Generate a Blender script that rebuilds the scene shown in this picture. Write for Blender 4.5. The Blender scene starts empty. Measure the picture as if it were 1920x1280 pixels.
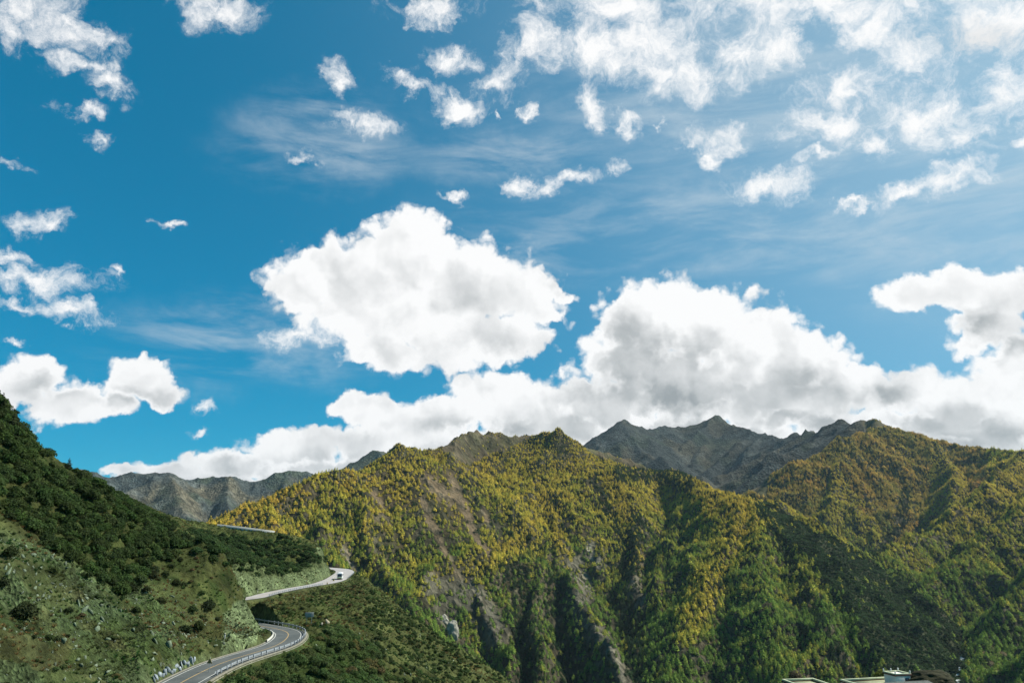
import bpy, bmesh, math, random
import numpy as np
from mathutils import Vector, Matrix
R = math.radians
scene = bpy.context.scene
COL = scene.collection

# ------------------------------------------------------------------ camera
FPX = 1387.0                      # focal length in pixels of the 1920 px wide photograph
PITCH = math.atan(360 / FPX)
cam_d = bpy.data.cameras.new('camera')
cam_d.sensor_width = 36
cam_d.lens = 36 * FPX / 1920
cam_d.clip_start = 0.5
cam_d.clip_end = 60000
cam = bpy.data.objects.new('camera', cam_d)
COL.objects.link(cam)
cam.location = (0, 0, 0)
cam.rotation_euler = (math.pi / 2 + PITCH, 0, 0)
scene.camera = cam

# ------------------------------------------------------------------ exposure
scene.view_settings.view_transform = 'Standard'
scene.view_settings.look = 'None'
scene.view_settings.gamma = 1
scene.view_settings.use_curve_mapping = False
scene.view_settings.exposure = 0.55
scene.render.engine = 'CYCLES'
scene.cycles.use_denoising = True
scene.cycles.max_bounces = 5
scene.cycles.diffuse_bounces = 2
scene.cycles.glossy_bounces = 2
scene.cycles.transparent_max_bounces = 8
scene.cycles.transmission_bounces = 3
scene.cycles.volume_bounces = 0

# ------------------------------------------------------------------ sun
SUN_AZ, SUN_EL = 80.0, 46.0       # degrees right of the view direction, height
sl = bpy.data.lights.new('sun', 'SUN')
sl.energy = 5.0
sl.angle = R(0.5)
sl.color = (1.0, 0.945, 0.84)
sun = bpy.data.objects.new('sun', sl)
COL.objects.link(sun)
sdir = Vector((math.sin(R(SUN_AZ)) * math.cos(R(SUN_EL)), math.cos(R(SUN_AZ)) * math.cos(R(SUN_EL)), math.sin(R(SUN_EL))))
sun.rotation_euler = sdir.to_track_quat('Z', 'Y').to_euler()
# ------------------------------------------------------------------ sky: Nishita with cumulus, torn small cloud and thin veils laid on the dome of directions
world = bpy.data.worlds.new('World')
scene.world = world
world.use_nodes = True
wt = world.node_tree
for n in list(wt.nodes): wt.nodes.remove(n)
WN = wt.nodes.new; WL = wt.links.new
wo = WN('ShaderNodeOutputWorld'); bgn = WN('ShaderNodeBackground')
sky = WN('ShaderNodeTexSky'); sky.sky_type = 'NISHITA'; sky.sun_disc = False
sky.sun_elevation = R(SUN_EL); sky.sun_rotation = R(SUN_AZ)
sky.altitude = 3000; sky.air_density = 1.0; sky.dust_density = 0.3; sky.ozone_density = 2.0

def wm(op, a, b=None, c=None, clamp=False):
    n = WN('ShaderNodeMath'); n.operation = op; n.use_clamp = clamp
    for i, x in enumerate((a, b, c)):
        if x is None: continue
        if isinstance(x, (int, float)): n.inputs[i].default_value = x
        else: WL(x, n.inputs[i])
    return n.outputs[0]
def wv(op, a, b=None, s=None):
    n = WN('ShaderNodeVectorMath'); n.operation = op
    for i, x in enumerate((a, b)):
        if x is None: continue
        if isinstance(x, tuple): n.inputs[i].default_value = x
        else: WL(x, n.inputs[i])
    if s is not None:
        if isinstance(s, (int, float)): n.inputs['Scale'].default_value = s
        else: WL(s, n.inputs['Scale'])
    return n.outputs['Value' if op in ('LENGTH', 'DOT_PRODUCT') else 'Vector']
def wnoise(vec, scale, detail, rough=.55, dist=0., lac=2.0, out=0):
    n = WN('ShaderNodeTexNoise'); n.inputs['Scale'].default_value = scale; n.inputs['Detail'].default_value = detail
    n.inputs['Roughness'].default_value = rough; n.inputs['Distortion'].default_value = dist; n.inputs['Lacunarity'].default_value = lac
    WL(vec, n.inputs['Vector']); return n.outputs[out]
def wstep(x, a, b):
    n = WN('ShaderNodeMapRange'); n.interpolation_type = 'SMOOTHSTEP'
    n.inputs[1].default_value = a; n.inputs[2].default_value = b; WL(x, n.inputs[0]); return n.outputs[0]
def wmix(f, a, b, mode='MIX'):
    n = WN('ShaderNodeMix'); n.data_type = 'RGBA'; n.blend_type = mode
    for i, x in ((0, f), (6, a), (7, b)):
        if isinstance(x, (int, float)): n.inputs[i].default_value = x
        elif isinstance(x, tuple): n.inputs[i].default_value = (*x, 1)
        else: WL(x, n.inputs[i])
    return n.outputs[2]

def sky_dir(u, v):
    c, s = math.cos(PITCH), math.sin(PITCH)
    xc = (u - 960) / FPX; yc = (640 - v) / FPX
    return Vector((xc, c - yc * s, s + yc * c)).normalized()
dirn = WN('ShaderNodeTexCoord').outputs['Generated']

_last = [None]
def field(vec, blobs, k=.12):
    """distance-like field: below 1 inside any of the cloud lobes"""
    acc = None
    for q_, b in enumerate(blobs):
        if q_ % 6 == 0 and (acc or _last[0]) is not None:      # evaluate the lobes a few at a time
            vec = wv('ADD', vec, wv('SCALE', (1e-6, 0, 0), s=wm('ADD', acc or _last[0], 1.0)))
        u, v, rx, ry = b[:4]; rot = b[4] if len(b) > 4 else 0
        c = sky_dir(u, v)
        a = math.radians(rot)
        e1 = (sky_dir(u + math.cos(a) * 4, v + math.sin(a) * 4) - c); e2 = (sky_dir(u - math.sin(a) * 4, v + math.cos(a) * 4) - c)
        s1 = e1.length / 4 * rx; s2 = e2.length / 4 * ry
        e1.normalize(); e3 = e1.cross(e2).normalized(); e2 = e3.cross(e1)
        M = Matrix((e1, e2, e3)).transposed()
        mp = WN('ShaderNodeMapping'); mp.vector_type = 'TEXTURE'
        mp.inputs['Location'].default_value = c; mp.inputs['Rotation'].default_value = M.to_euler('XYZ'); mp.inputs['Scale'].default_value = (s1, s2, 3.0)
        WL(vec, mp.inputs['Vector'])
        L = wv('LENGTH', mp.outputs[0])
        acc = L if acc is None else wm('SMOOTH_MIN', acc, L, k)
    _last[0] = acc
    return acc

# wavering of the outlines
w1 = wv('SUBTRACT', wnoise(dirn, 9, 3, .5, out=1), (.5, .5, .5))
w2 = wv('SUBTRACT', wnoise(dirn, 34, 5, .6, out=1), (.5, .5, .5))
vec1 = wv('ADD', wv('ADD', dirn, wv('SCALE', w1, s=.045)), wv('SCALE', w2, s=.030))
vec2 = wv('ADD', wv('ADD', dirn, wv('SCALE', w1, s=.06)), wv('SCALE', w2, s=.055))

CUMULUS = [
 (760,470,115,62),(645,510,145,60),(560,535,72,62),(740,570,200,85),(870,540,165,85),(965,545,115,55,12),(840,625,200,68),(725,655,95,42),(940,640,110,38),(1050,548,48,18,18),(1020,590,50,26),
 (1235,600,125,72),(1175,665,85,85),(1330,620,120,76),(1415,640,105,62),(1495,690,110,62),(1300,715,220,85),(1450,745,200,65),(1150,765,130,65),(1570,725,90,50),
 (640,762,38,34),(700,770,90,32),(770,800,120,38),(925,735,90,45),(850,775,90,38),(1000,765,120,55),(560,842,130,32),(430,866,110,30),(320,886,80,20),(235,888,50,12),(690,832,140,35),(1060,805,120,45),
 (1700,742,100,50),(1800,765,140,58),(1885,750,90,62),(1905,680,95,50),(1850,805,160,45),(1740,805,110,35),
 (1715,550,75,36),(1790,535,80,46),(1870,560,90,48),(1845,615,70,50),(1815,650,45,30),
 (55,712,80,42),(140,755,95,42),(262,715,64,40),(305,738,45,28),(225,758,50,26),(25,798,20,28),
  (1645,792,80,36),(1560,800,90,36),(1478,785,80,32),(990,810,90,40),(1300,835,320,60),(1800,860,280,70),(900,850,270,50),(620,885,170,32),(420,905,150,24),
]
TORN = [
 (1640,-15,360,52),(1890,25,130,60),(1380,0,160,30),(405,14,62,40),(385,5,50,30), (60,38,90,48),(160,62,90,30,14),(150,108,70,20,10),(185,152,52,24,25),(145,200,32,15),(170,255,32,14,15),(65,420,52,26),(75,530,115,26),(40,490,45,16),(145,588,85,17,8),(35,580,50,16),(18,296,36,10,10),(206,508,14,9),(30,642,18,10),(385,745,18,12),(310,408,42,8,8),(372,796,18,8),
 (630,152,24,36),(692,237,60,20),(565,314,28,14),(863,200,46,30),(775,152,58,18,20),(842,104,46,30),(940,158,44,32),(1000,95,52,42),(995,210,18,14),(938,224,14,8),(800,12,85,24),
 (1120,90,75,55),(1235,75,95,60),(1170,15,160,35),(1102,190,26,34),(1170,213,30,16),(1248,218,11,8),(1290,140,85,36),(1385,105,75,52),(1470,95,60,34,-20),
 (1355,262,62,28),(1340,292,18,16),(1460,342,76,26),(1580,165,75,34),(1730,215,130,52),(1560,232,80,26,-10),(1640,268,48,26),(1710,95,75,48,15),(1620,70,65,34),(600,610,60,26),(560,640,70,20),(1885,165,75,50),(1912,256,20,18),
 (1500,15,360,42),(1850,40,130,50),(1720,362,90,16,-18),(1795,335,48,24,-12),(1610,397,28,10),(1550,294,34,10,-14),(1155,313,20,11),(978,345,28,18),(1055,346,55,16,-8),(846,376,30,10,10),
]
TORN = [(t[0], t[1], t[2] * (1.12 if t[0] < 1000 else 1.26), t[3] * (1.15 if t[0] < 1000 else 1.36)) + t[4:] for t in TORN]
VEIL = [(620,270,190,95),(500,640,280,90),(960,470,150,45),(1400,430,560,110),(1750,330,420,260),(1350,180,420,180),(1000,300,250,60)]
# large lobes that stand in the shade of their own cloud
SHADE = [(1165,690,70,100),(1270,672,120,40),(1350,735,260,50),(1190,780,170,60),(1480,730,120,30),(900,800,120,16),(1480,795,200,30),(1760,790,120,30),(1640,740,60,24),(1850,820,160,30),(1880,660,60,22),(1780,600,80,28),(110,720,90,24),(250,745,80,18),(1820,70,120,30),(600,870,220,20)]

bil = WN('ShaderNodeTexVoronoi'); bil.feature = 'F1'; bil.inputs['Scale'].default_value = 17; bil.inputs['Detail'].default_value = 2.0; bil.inputs['Roughness'].default_value = .55
bil.normalize = True
WL(wv('ADD', dirn, wv('SCALE', w2, s=.02)), bil.inputs['Vector'])
bilo = bil.outputs['Distance']
sunward = tuple(sdir)
bil2 = WN('ShaderNodeTexVoronoi'); bil2.feature = 'F1'
for k_ in ('Scale', 'Detail', 'Roughness'): bil2.inputs[k_].default_value = bil.inputs[k_].default_value
bil2.normalize = True
WL(wv('ADD', wv('ADD', dirn, wv('SCALE', w2, s=.02)), (.007, 0, .012)), bil2.inputs['Vector'])
def bill(vec, sc):
    n = WN('ShaderNodeTexVoronoi'); n.feature = 'F1'; n.inputs['Scale'].default_value = sc; n.inputs['Detail'].default_value = 1.0; WL(vec, n.inputs['Vector']); return n.outputs['Distance']
bb = wv('ADD', dirn, wv('SCALE', w2, s=.03))
small = bill(bb, 44)
big1 = bill(wv('ADD', dirn, wv('SCALE', w2, s=.05)), 9.0); big2 = bill(wv('ADD', wv('ADD', dirn, wv('SCALE', w2, s=.05)), (.014, 0, .022)), 9.0)
relief = wm('ADD', wm('SUBTRACT', bil2.outputs['Distance'], bilo), wm('MULTIPLY', wm('SUBTRACT', big2, big1), 1.1))          # + where the bump faces the light
fine = wnoise(dirn, 48, 6, .62)
mid = wnoise(vec1, 13, 4, .55)

f1 = wm('SUBTRACT', 1.0, field(vec1, CUMULUS))                   # 1 core, 0 edge
g1 = wm('ADD', f1, wm('MULTIPLY', wm('SUBTRACT', .44, bilo), .95))
g1 = wm('ADD', g1, wm('MULTIPLY', wm('SUBTRACT', .52, small), .45))
g1 = wm('ADD', g1, wm('MULTIPLY', wm('SUBTRACT', fine, .5), .46))
a1 = wstep(g1, -.09, .24)
f2 = wm('SUBTRACT', 1.0, field(vec2, TORN, .2))
tornn = wnoise(vec1, 23, 10, .72, .3)
g2 = wm('ADD', f2, wm('MULTIPLY', wm('SUBTRACT', tornn, .515), 3.6))
a2 = wm('MULTIPLY', wstep(g2, -.25, 1.15), wstep(f2, -.6, .05))
f3 = wm('SUBTRACT', 1.0, field(vec2, VEIL, .3))
strk = WN('ShaderNodeMapping'); strk.inputs['Scale'].default_value = (1, 1, 4.2); strk.inputs['Rotation'].default_value = (0, R(9), 0)
WL(dirn, strk.inputs['Vector'])
cir = wnoise(strk.outputs[0], 6.5, 7, .62, .4)
a3 = wm('MULTIPLY', wm('MULTIPLY', wstep(f3, -.35, .75), wstep(cir, .36, .74)), .50)
f4 = wm('SUBTRACT', 1.0, field(vec1, SHADE, .25))

thick = wstep(wm('ADD', f1, wm('MULTIPLY', wm('SUBTRACT', mid, .5), 1.1)), .05, .85)
shade = wm('MULTIPLY', wstep(wm('ADD', f4, wm('MULTIPLY', wm('SUBTRACT', mid, .5), .7)), -.55, .75), 1.0)
core = wstep(g1, .12, .62)                                        # the thin sunlit rim stays white
dark = wm('MULTIPLY', wm('ADD', wm('MULTIPLY', thick, .15), wm('MULTIPLY', shade, .56)), core)
dark = wm('SUBTRACT', dark, wm('MULTIPLY', relief, .85), clamp=True)
c1 = wmix(dark, (1.0, 1.0, 1.0), (.34, .37, .385))
gm = WN('ShaderNodeGamma'); gm.inputs[1].default_value = .60
WL(wv('SCALE', sky.outputs[0], s=.1), gm.inputs[0])
skyc = wmix(1.0, gm.outputs[0], (.0, .60, .82), 'MULTIPLY')
SKY_GAIN = 1.0
def gain(col, g):
    return wv('SCALE', col, s=g)
base = gain(skyc, SKY_GAIN)
# the veil thickens into glare towards the sun
sd = wm('MAXIMUM', wv('DOT_PRODUCT', dirn, tuple(sky_dir(2250, -150))), 0.0)
glare = wm('MULTIPLY', wm('POWER', sd, 6.0), .58)
base = wmix(glare, base, (.58, .76, .86))
base = wmix(a3, base, (.66, .74, .79))
base = wmix(a2, base, wmix(wm('MULTIPLY', shade, .25), (1.0, 1.0, 1.0), (.3, .33, .35)))
base = wmix(a1, base, c1)
# below the horizon
WL(base, bgn.inputs[0])
bgn.inputs[1].default_value = 2 ** -scene.view_settings.exposure      # the sky keeps its brightness in the picture
WL(bgn.outputs[0], wo.inputs[0])
world.cycles.sampling_method = 'MANUAL'
world.cycles.sample_map_resolution = 256
# ------------------------------------------------------------------ helpers
def pix(u, v, d):
    """point at horizontal distance d seen at pixel (u, v) of the 1920 x 1280 photograph"""
    xc = (u - 960) / FPX; yc = (640 - v) / FPX
    c, s = math.cos(PITCH), math.sin(PITCH)
    x, y, z = xc, c - yc * s, s + yc * c
    h = math.hypot(x, y)
    return (x / h * d, y / h * d, z / h * d)

def proj(P):
    """(u, v) of world points"""
    c, s = math.cos(PITCH), math.sin(PITCH)
    f = P[:, 1] * c + P[:, 2] * s
    up = -P[:, 1] * s + P[:, 2] * c
    f = np.where(f < 1e-3, 1e-3, f)
    return 960 + FPX * P[:, 0] / f, 640 - FPX * up / f

def _h(ix, iy, seed):
    n = (ix.astype(np.int64) * 374761393 + iy.astype(np.int64) * 668265263 + seed * 1442695041) & 0xFFFFFFFF
    n = ((n ^ (n >> 13)) * 1274126177) & 0xFFFFFFFF
    return (n ^ (n >> 16)) & 0xFFFF

def gnoise(x, y, seed=0):
    ix = np.floor(x); iy = np.floor(y)
    fx = x - ix; fy = y - iy
    ux = fx * fx * fx * (fx * (fx * 6 - 15) + 10); uy = fy * fy * fy * (fy * (fy * 6 - 15) + 10)
    def g(dx, dy):
        a = _h(ix + dx, iy + dy, seed) * (2 * math.pi / 65536)
        return np.cos(a) * (fx - dx) + np.sin(a) * (fy - dy)
    a = g(0, 0); b = g(1, 0); c = g(0, 1); d = g(1, 1)
    return ((a * (1 - ux) + b * ux) * (1 - uy) + (c * (1 - ux) + d * ux) * uy) * 1.5

def fbm(x, y, wl, octaves=5, seed=0, gain=0.5):
    t = 0; a = 1.0; s = 0
    for o in range(octaves):
        t = t + a * gnoise(x / wl + 17.3 * o, y / wl - 9.1 * o, seed + o); s += a
        a *= gain; wl *= 0.5
    return t / s

def ridged(x, y, wl, octaves=5, seed=0, gain=0.5):
    t = 0; a = 1.0; s = 0; w = 1.0
    for o in range(octaves):
        n = 1 - np.abs(gnoise(x / wl + 11.7 * o, y / wl + 5.9 * o, seed + o)) * 2
        n = n * n
        t = t + a * n * w; s += a
        w = np.clip(n, 0, 1)
        a *= gain; wl *= 0.5
    return t / s

def sstep(a, b, x):
    t = np.clip((x - a) / (b - a), 0, 1)
    return t * t * (3 - 2 * t)

def in_poly(u, v, poly):
    r = np.zeros(u.shape, bool); n = len(poly)
    for i in range(n):
        x1, y1 = poly[i]; x2, y2 = poly[(i + 1) % n]
        if y1 == y2: continue
        c = (y1 > v) != (y2 > v)
        r ^= c & (u < (x2 - x1) * (v - y1) / (y2 - y1) + x1)
    return r

def poly_dist(u, v, poly):
    """distance in pixels to an open polyline"""
    best = np.full(u.shape, 1e9)
    for (x1, y1), (x2, y2) in zip(poly[:-1], poly[1:]):
        dx, dy = x2 - x1, y2 - y1
        t = np.clip(((u - x1) * dx + (v - y1) * dy) / (dx * dx + dy * dy), 0, 1)
        best = np.minimum(best, np.hypot(u - x1 - t * dx, v - y1 - t * dy))
    return best

def tag(o, label=None, cat=None, group=None, kind=None):
    if label: o['label'] = label
    if cat: o['category'] = cat
    if group: o['group'] = group
    if kind: o['kind'] = kind
    return o

def link_mesh(name, me, parent=None):
    o = bpy.data.objects.new(name, me)
    COL.objects.link(o)
    if parent is not None: o.parent = parent
    return o

def np_mesh(name, V, F, mat=None, smooth=False, cols=None):
    """V (n,3), F (m,3) or (m,4) arrays"""
    me = bpy.data.meshes.new(name)
    V = np.asarray(V, np.float32); F = np.asarray(F, np.int32)
    k = F.shape[1]
    me.vertices.add(len(V)); me.vertices.foreach_set('co', V.ravel())
    me.loops.add(F.size); me.loops.foreach_set('vertex_index', F.ravel())
    me.polygons.add(len(F))
    me.polygons.foreach_set('loop_start', np.arange(0, F.size, k, dtype=np.int32))
    try: me.polygons.foreach_set('loop_total', np.full(len(F), k, np.int32))
    except Exception: pass
    me.update(calc_edges=True)
    if smooth: me.polygons.foreach_set('use_smooth', np.ones(len(F), bool))
    if cols is not None:
        for nm, c in cols.items():
            c = np.asarray(c, np.float32)
            if c.ndim == 1:
                at = me.attributes.new(nm, 'FLOAT', 'POINT'); at.data.foreach_set('value', c)
            else:
                if c.shape[1] == 3: c = np.concatenate([c, np.ones((len(c), 1), np.float32)], 1)
                at = me.attributes.new(nm, 'FLOAT_COLOR', 'POINT'); at.data.foreach_set('color', c.ravel())
    if mat: me.materials.append(mat)
    return me

# ------------------------------------------------------------------ road line (pixels, horizontal distance from its level)
ROAD_Z = -22.0
def on_level(u, v, z=ROAD_Z):
    p = pix(u, v, 1.0)
    return (p[0] * z / p[2], p[1] * z / p[2], z)
_rp = [on_level(u, v) for u, v in
       ((285, 1310), (341.7, 1278), (366.7, 1264.7), (406.7, 1245.8), (446.7, 1232), (488, 1219.7), (513, 1211.7),
        (530, 1203), (540, 1193), (541, 1186.7), (533, 1181.7), (513, 1176.8), (490, 1173))]
p0 = _rp[-1]; p1 = on_level(477, 1119.5)
_rp += [(p0[0] - 13, p0[1] + 14, ROAD_Z), (p0[0] - 25, p0[1] + 36, ROAD_Z), (p1[0] - 5, p1[1] - 22, ROAD_Z)]
_rp += [p1] + [on_level(u, v) for u, v in ((500, 1113.5), (527, 1107.5), (560, 1101), (590, 1096), (612, 1091.5), (628, 1086), (638, 1079.5), (645, 1074), (646, 1070), (639, 1067), (627, 1065.5))]
q = _rp[-1]
_rp += [(q[0] - 16, q[1] + 14, -21.5), (q[0] - 42, q[1] + 30, -20)]
def catmull(pts, step=1.0):
    P = [np.array(p, float) for p in pts]
    P = [2 * P[0] - P[1]] + P + [2 * P[-1] - P[-2]]
    out = []
    for i in range(1, len(P) - 2):
        a, b, c, d = P[i - 1:i + 3]
        n = max(2, int(np.linalg.norm(c - b) / step))
        for t in np.arange(n) / n:
            out.append(0.5 * (2 * b + (c - a) * t + (2 * a - 5 * b + 4 * c - d) * t * t + (3 * b - a - 3 * c + d) * t ** 3))
    out.append(P[-2])
    out = np.array(out)
    # light smoothing, then even spacing
    for _ in range(12): out[1:-1] = out[1:-1] * .5 + (out[:-2] + out[2:]) * .25
    s = np.r_[0, np.cumsum(np.linalg.norm(np.diff(out, axis=0), axis=1))]
    m = int(s[-1] / step) + 1
    t = np.linspace(0, s[-1], m)
    return np.stack([np.interp(t, s, out[:, k]) for k in range(3)], 1)
ROAD = catmull(_rp, 1.0)
ROAD_HALF = 3.15
_ru, _rv = proj(ROAD)
ROAD_W = ROAD_HALF + 1.9 * sstep(585, 625, _ru) * (_rv < 1110)      # wider where the bus pulls round the nose
for _ in range(10): ROAD_W[1:-1] = (ROAD_W[:-2] + ROAD_W[2:]) / 2
_t = np.gradient(ROAD[:, :2], axis=0); _t /= np.linalg.norm(_t, axis=1)[:, None]
ROAD_N = np.stack([-_t[:, 1], _t[:, 0]], 1)              # to the left of travel (the hill side at the near end)
# high road on the saddle
_hp = [pix(u, v, d) for u, v, d in ((360, 984, 478), (415, 985, 468), (440, 987.5, 462), (465, 990.5, 457), (490, 993.5, 453), (512, 997.5, 450), (532, 1006, 458), (548, 1014, 474))]
HROAD = catmull(_hp, 1.0)

def road_rel(x, y, line):
    """distance to the line and signed side (+ = left)"""
    N = len(x); dist = np.empty(N); idx = np.empty(N, int)
    for a in range(0, N, 20000):
        dx = x[a:a + 20000, None] - line[None, :, 0]; dy = y[a:a + 20000, None] - line[None, :, 1]
        d2 = dx * dx + dy * dy
        k = d2.argmin(1); idx[a:a + 20000] = k; dist[a:a + 20000] = np.sqrt(d2[np.arange(len(k)), k])
    return dist, idx

# ------------------------------------------------------------------ near hillside: thin-plate surface through measured points
def hs(u, v, off=0.0, m=0.75, x0=-56.0):
    a, b, c = pix(u, v, 1.0)
    return (u, v, (22 - m * x0 + off) / (-c - m * a))
CP = [  # u, v, distance
 # the whole left hillside: one slope rising away from the road, met by the lines of sight
 *[hs(u, v, o) for u, v, o in ((0, 1280, 0), (100, 1280, -.5), (200, 1280, 0), (0, 1200, 0), (100, 1200, 1.5), (200, 1220, 0), (-200, 1250, 0), (-200, 1100, 2), (-200, 900, 0), (-200, 750, 0),
   (0, 1120, 1), (100, 1120, 0), (190, 1120, -1), (280, 1160, 0), (350, 1180, 1), (0, 1040, -1.5), (80, 1040, 0), (160, 1050, 1.5), (250, 1070, 1), (320, 1110, 0), (200, 1160, -1),
   (0, 950, 0), (0, 860, 0), (0, 800, 0), (0, 752, 0), (60, 826, -.5), (120, 878, -1), (170, 905, -1), (215, 932, -1), (268, 965, -1), (100, 930, 1), (150, 980, 0), (200, 1000, 0), (260, 1010, 1), (320, 1010, 0), (330, 1060, 1), (260, 1050, 2),
   (380, 1055, 0), (400, 1085, 2), (440, 1097, 2), (470, 1122, 5), (350, 1100, 0), (400, 1130, 2), (440, 1130, 9), (430, 1170, 9), (480, 1150, 13), (450, 1190, 9), (486, 1175, 13))],
 # saddle and second spur
 (330, 990, 310), (300, 972, 350), (340, 980, 400), (380, 987, 470), (420, 990, 480), (420, 1020, 400), (360, 1012, 330), (380, 1035, 300),
 (450, 1045, 340), (450, 1080, 310), (500, 1060, 352), (550, 1040, 400), (560, 1062, 395), (520, 1095, 342), (575, 1080, 382), (616, 1071, 425),
 
 # shelf between the two roads and the slope below
 (500, 1150, 238), (560, 1150, 238), (540, 1130, 276), (620, 1130, 285), (600, 1105, 352), (660, 1100, 372), (680, 1082, 440),
 (579, 1172, 192), (620, 1170, 200), (610, 1200, 180), (560, 1215, 165), (500, 1250, 146), (440, 1262, 138), (660, 1150, 245), (700, 1130, 290),
 (600, 1280, 150), (520, 1280, 140), (700, 1280, 176), (800, 1280, 215), (880, 1275, 255), (700, 1220, 205), (640, 1200, 198),
 (760, 1200, 255), (820, 1230, 262), (720, 1170, 250), 
]
CW = [  # hidden points, world metres
 (0, 0, -1.8), (-8, -6, -1.0), (10, 10, -7), (-12, 20, -6), (-30, 30, -4), (30, 30, -22), (0, 45, -18), (-30, 60, -16), (0, 90, -26), (30, 90, -36), (-25, 100, -21.5),
 (-60, -10, 12), (-90, 40, 14), (60, -20, -20), (100, 60, -40),
 (38, 150, -33), (60, 110, -34), (57, 150, -32), (72, 148, -32), (88, 150, -32), (110, 150, -33), (95, 125, -33), (130, 180, -42), (80, 190, -46), (150, 120, -42), (150, 230, -75), (60, 230, -75),
 (25, 60, -26), (45, 80, -32), (30, 110, -33), (10, 130, -36), (130, 120, -38), (100, 100, -34), (70, 175, -42), (100, 175, -42), (45, 175, -42), (20, 200, -52), (20, 340, -95), (60, 300, -110), (-40, 400, -90), (40, 420, -160), (-100, 440, -75), (-60, 500, -140), (-130, 520, -60), (60, 560, -230), (160, 340, -170), (220, 240, -150), (200, 120, -90),
 (-105, 205, -4), (-98, 200, -8), (-125, 215, 6), (-150, 235, 14), (-130, 245, 0), (-112, 270, -14), (-110, 300, -8), (-75, 207, -19),
 (-160, 620, -60), (-230, 640, -20), (-60, 660, -220), (150, 620, -260), (250, 450, -240), (-300, 560, 0), (-420, 480, 20),
 (-260, 180, 110), (-200, 120, 85), (-130, 60, 40), (-150, 0, 50), (-90, -40, 20), (0, -60, 4),
]
SKYLINE = [  # crest pixels and distances: behind each the ground falls away
 (-150, 560, 235), (0, 752, 216), (30, 790, 212), (60, 826, 203), (120, 878, 198), (170, 905, 199), (215, 932, 201), (268, 965, 203),
 (560, 1016, 455), (595, 1036, 440), (618, 1055, 440), (440, 992, 470), (490, 997, 462),
 (668, 1075, 490), (700, 1090, 418), (730, 1118, 368), (760, 1150, 330), (805, 1182, 322), (850, 1212, 312), (905, 1246, 303), (960, 1280, 292)]
for _u, _v, _d in SKYLINE:
    for _f, _g in ((1.0, 0), (1.12, 5 if _u < 300 else 9), (1.35, 22 if _u < 300 else 45)):
        _p = pix(_u, _v, _d * _f); CW.append((_p[0], _p[1], _p[2] - _g))
_c = np.array([pix(*c) for c in CP] + CW + [tuple(ROAD[i] + np.array([0, 0, 0.0])) for i in range(4, len(ROAD) - 4, 14)])
def _k(r2): return 0.5 * r2 * np.log(r2 + 1e-9)
_S = 100.0
_X = _c[:, :2] / _S; _n = len(_X)
_A = np.zeros((_n + 3, _n + 3))
_A[:_n, :_n] = _k(((_X[:, None] - _X[None]) ** 2).sum(-1)) + np.eye(_n) * 0.004
_A[:_n, _n] = 1; _A[:_n, _n + 1:] = _X; _A[_n, :_n] = 1; _A[_n + 1:, :_n] = _X.T
_w = np.linalg.solve(_A, np.r_[_c[:, 2], 0, 0, 0])
def tps(x, y):
    out = np.empty(len(x))
    for a in range(0, len(x), 50000):
        X = np.stack([x[a:a + 50000], y[a:a + 50000]], 1) / _S
        out[a:a + 50000] = _k(((X[:, None] - _X[None]) ** 2).sum(-1)) @ _w[:_n] + _w[_n] + X @ _w[_n + 1:]
    return out

def near_height(x, y, full=False):
    x = np.asarray(x, float); y = np.asarray(y, float)
    z = tps(x, y)
    d = np.hypot(x, y)
    rough = sstep(25, 70, d)
    z = z + rough * (fbm(x, y, 42, 4, 3) * 3.2 + (ridged(x, y, 11, 4, 5) - 0.45) * 2.2 + fbm(x, y, 2.6, 3, 9) * .5)
    # camera platform
    z = np.where(d < 14, np.minimum(z, -1.75), z)
    # high road bench
    rd, ri = road_rel(x, y, HROAD)
    hz = HROAD[ri, 2]
    on = rd < 5.0
    nearside = (x * x + y * y) < (HROAD[ri, 0] ** 2 + HROAD[ri, 1] ** 2)
    z = np.where(on, hz - 0.4, np.clip(z, hz - 0.4 - (rd - 5.0) * 1.1, hz - 0.4 + np.where(nearside, np.maximum(rd - 26, 0) * .5 - 2.4, (rd - 5.0) * 1.2)))
    # the road: bench, cut above, fill below
    rd, ri = road_rel(x, y, ROAD)
    rz = ROAD[ri, 2] - 0.12
    side = ((x - ROAD[ri, 0]) * ROAD_N[ri, 0] + (y - ROAD[ri, 1]) * ROAD_N[ri, 1])
    ed = rd - (ROAD_W[ri] + np.where((side > 0) & (ri > 45) & (ri < 115), .45, 1.1))
    z = z + 12 * np.exp(-((x + 70) / 8.5) ** 2 - ((y - 190) / 14) ** 2)
    z = z + 5.0 * np.exp(-((ed - 6.5) / 4.5) ** 2) * (side > 0) * sstep(185, 205, ri) * sstep(335, 315, ri) * (1 + .5 * fbm(x, y, 14, 2, 25))
    wob = fbm(x, y, 6, 3, 21) * 1.6 + fbm(x, y, 18, 2, 23) * 1.5
    e = np.maximum(ed, 0)
    up = rz + e * np.where((ri > 42) & (ri < 112), 4.2, np.where(ri > 180, 2.6, 1.75)) + np.clip(wob, -1.2, 3) * np.clip(e / 2.5, 0, 1) + np.maximum(e - 16, 0) * 3
    down = rz - e * 0.95 - np.maximum(e - 14, 0) * 3
    zc = np.clip(z, down, up)
    zc = np.where(ed <= 0, rz, zc)
    cut_raw = np.clip(z - zc, 0, 50) * (ed > 0)
    cut = np.clip((cut_raw - .5) / 2.2, 0, 1)
    z = zc + np.clip(cut_raw, 0, 1) * (ridged(x, y, 5, 3, 33) - .5) * 0.9
    # far rim drops into the valley
    z = z - sstep(640, 760, d) * 500
    if full: return z, cut, ed, side, ri
    return z
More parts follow.
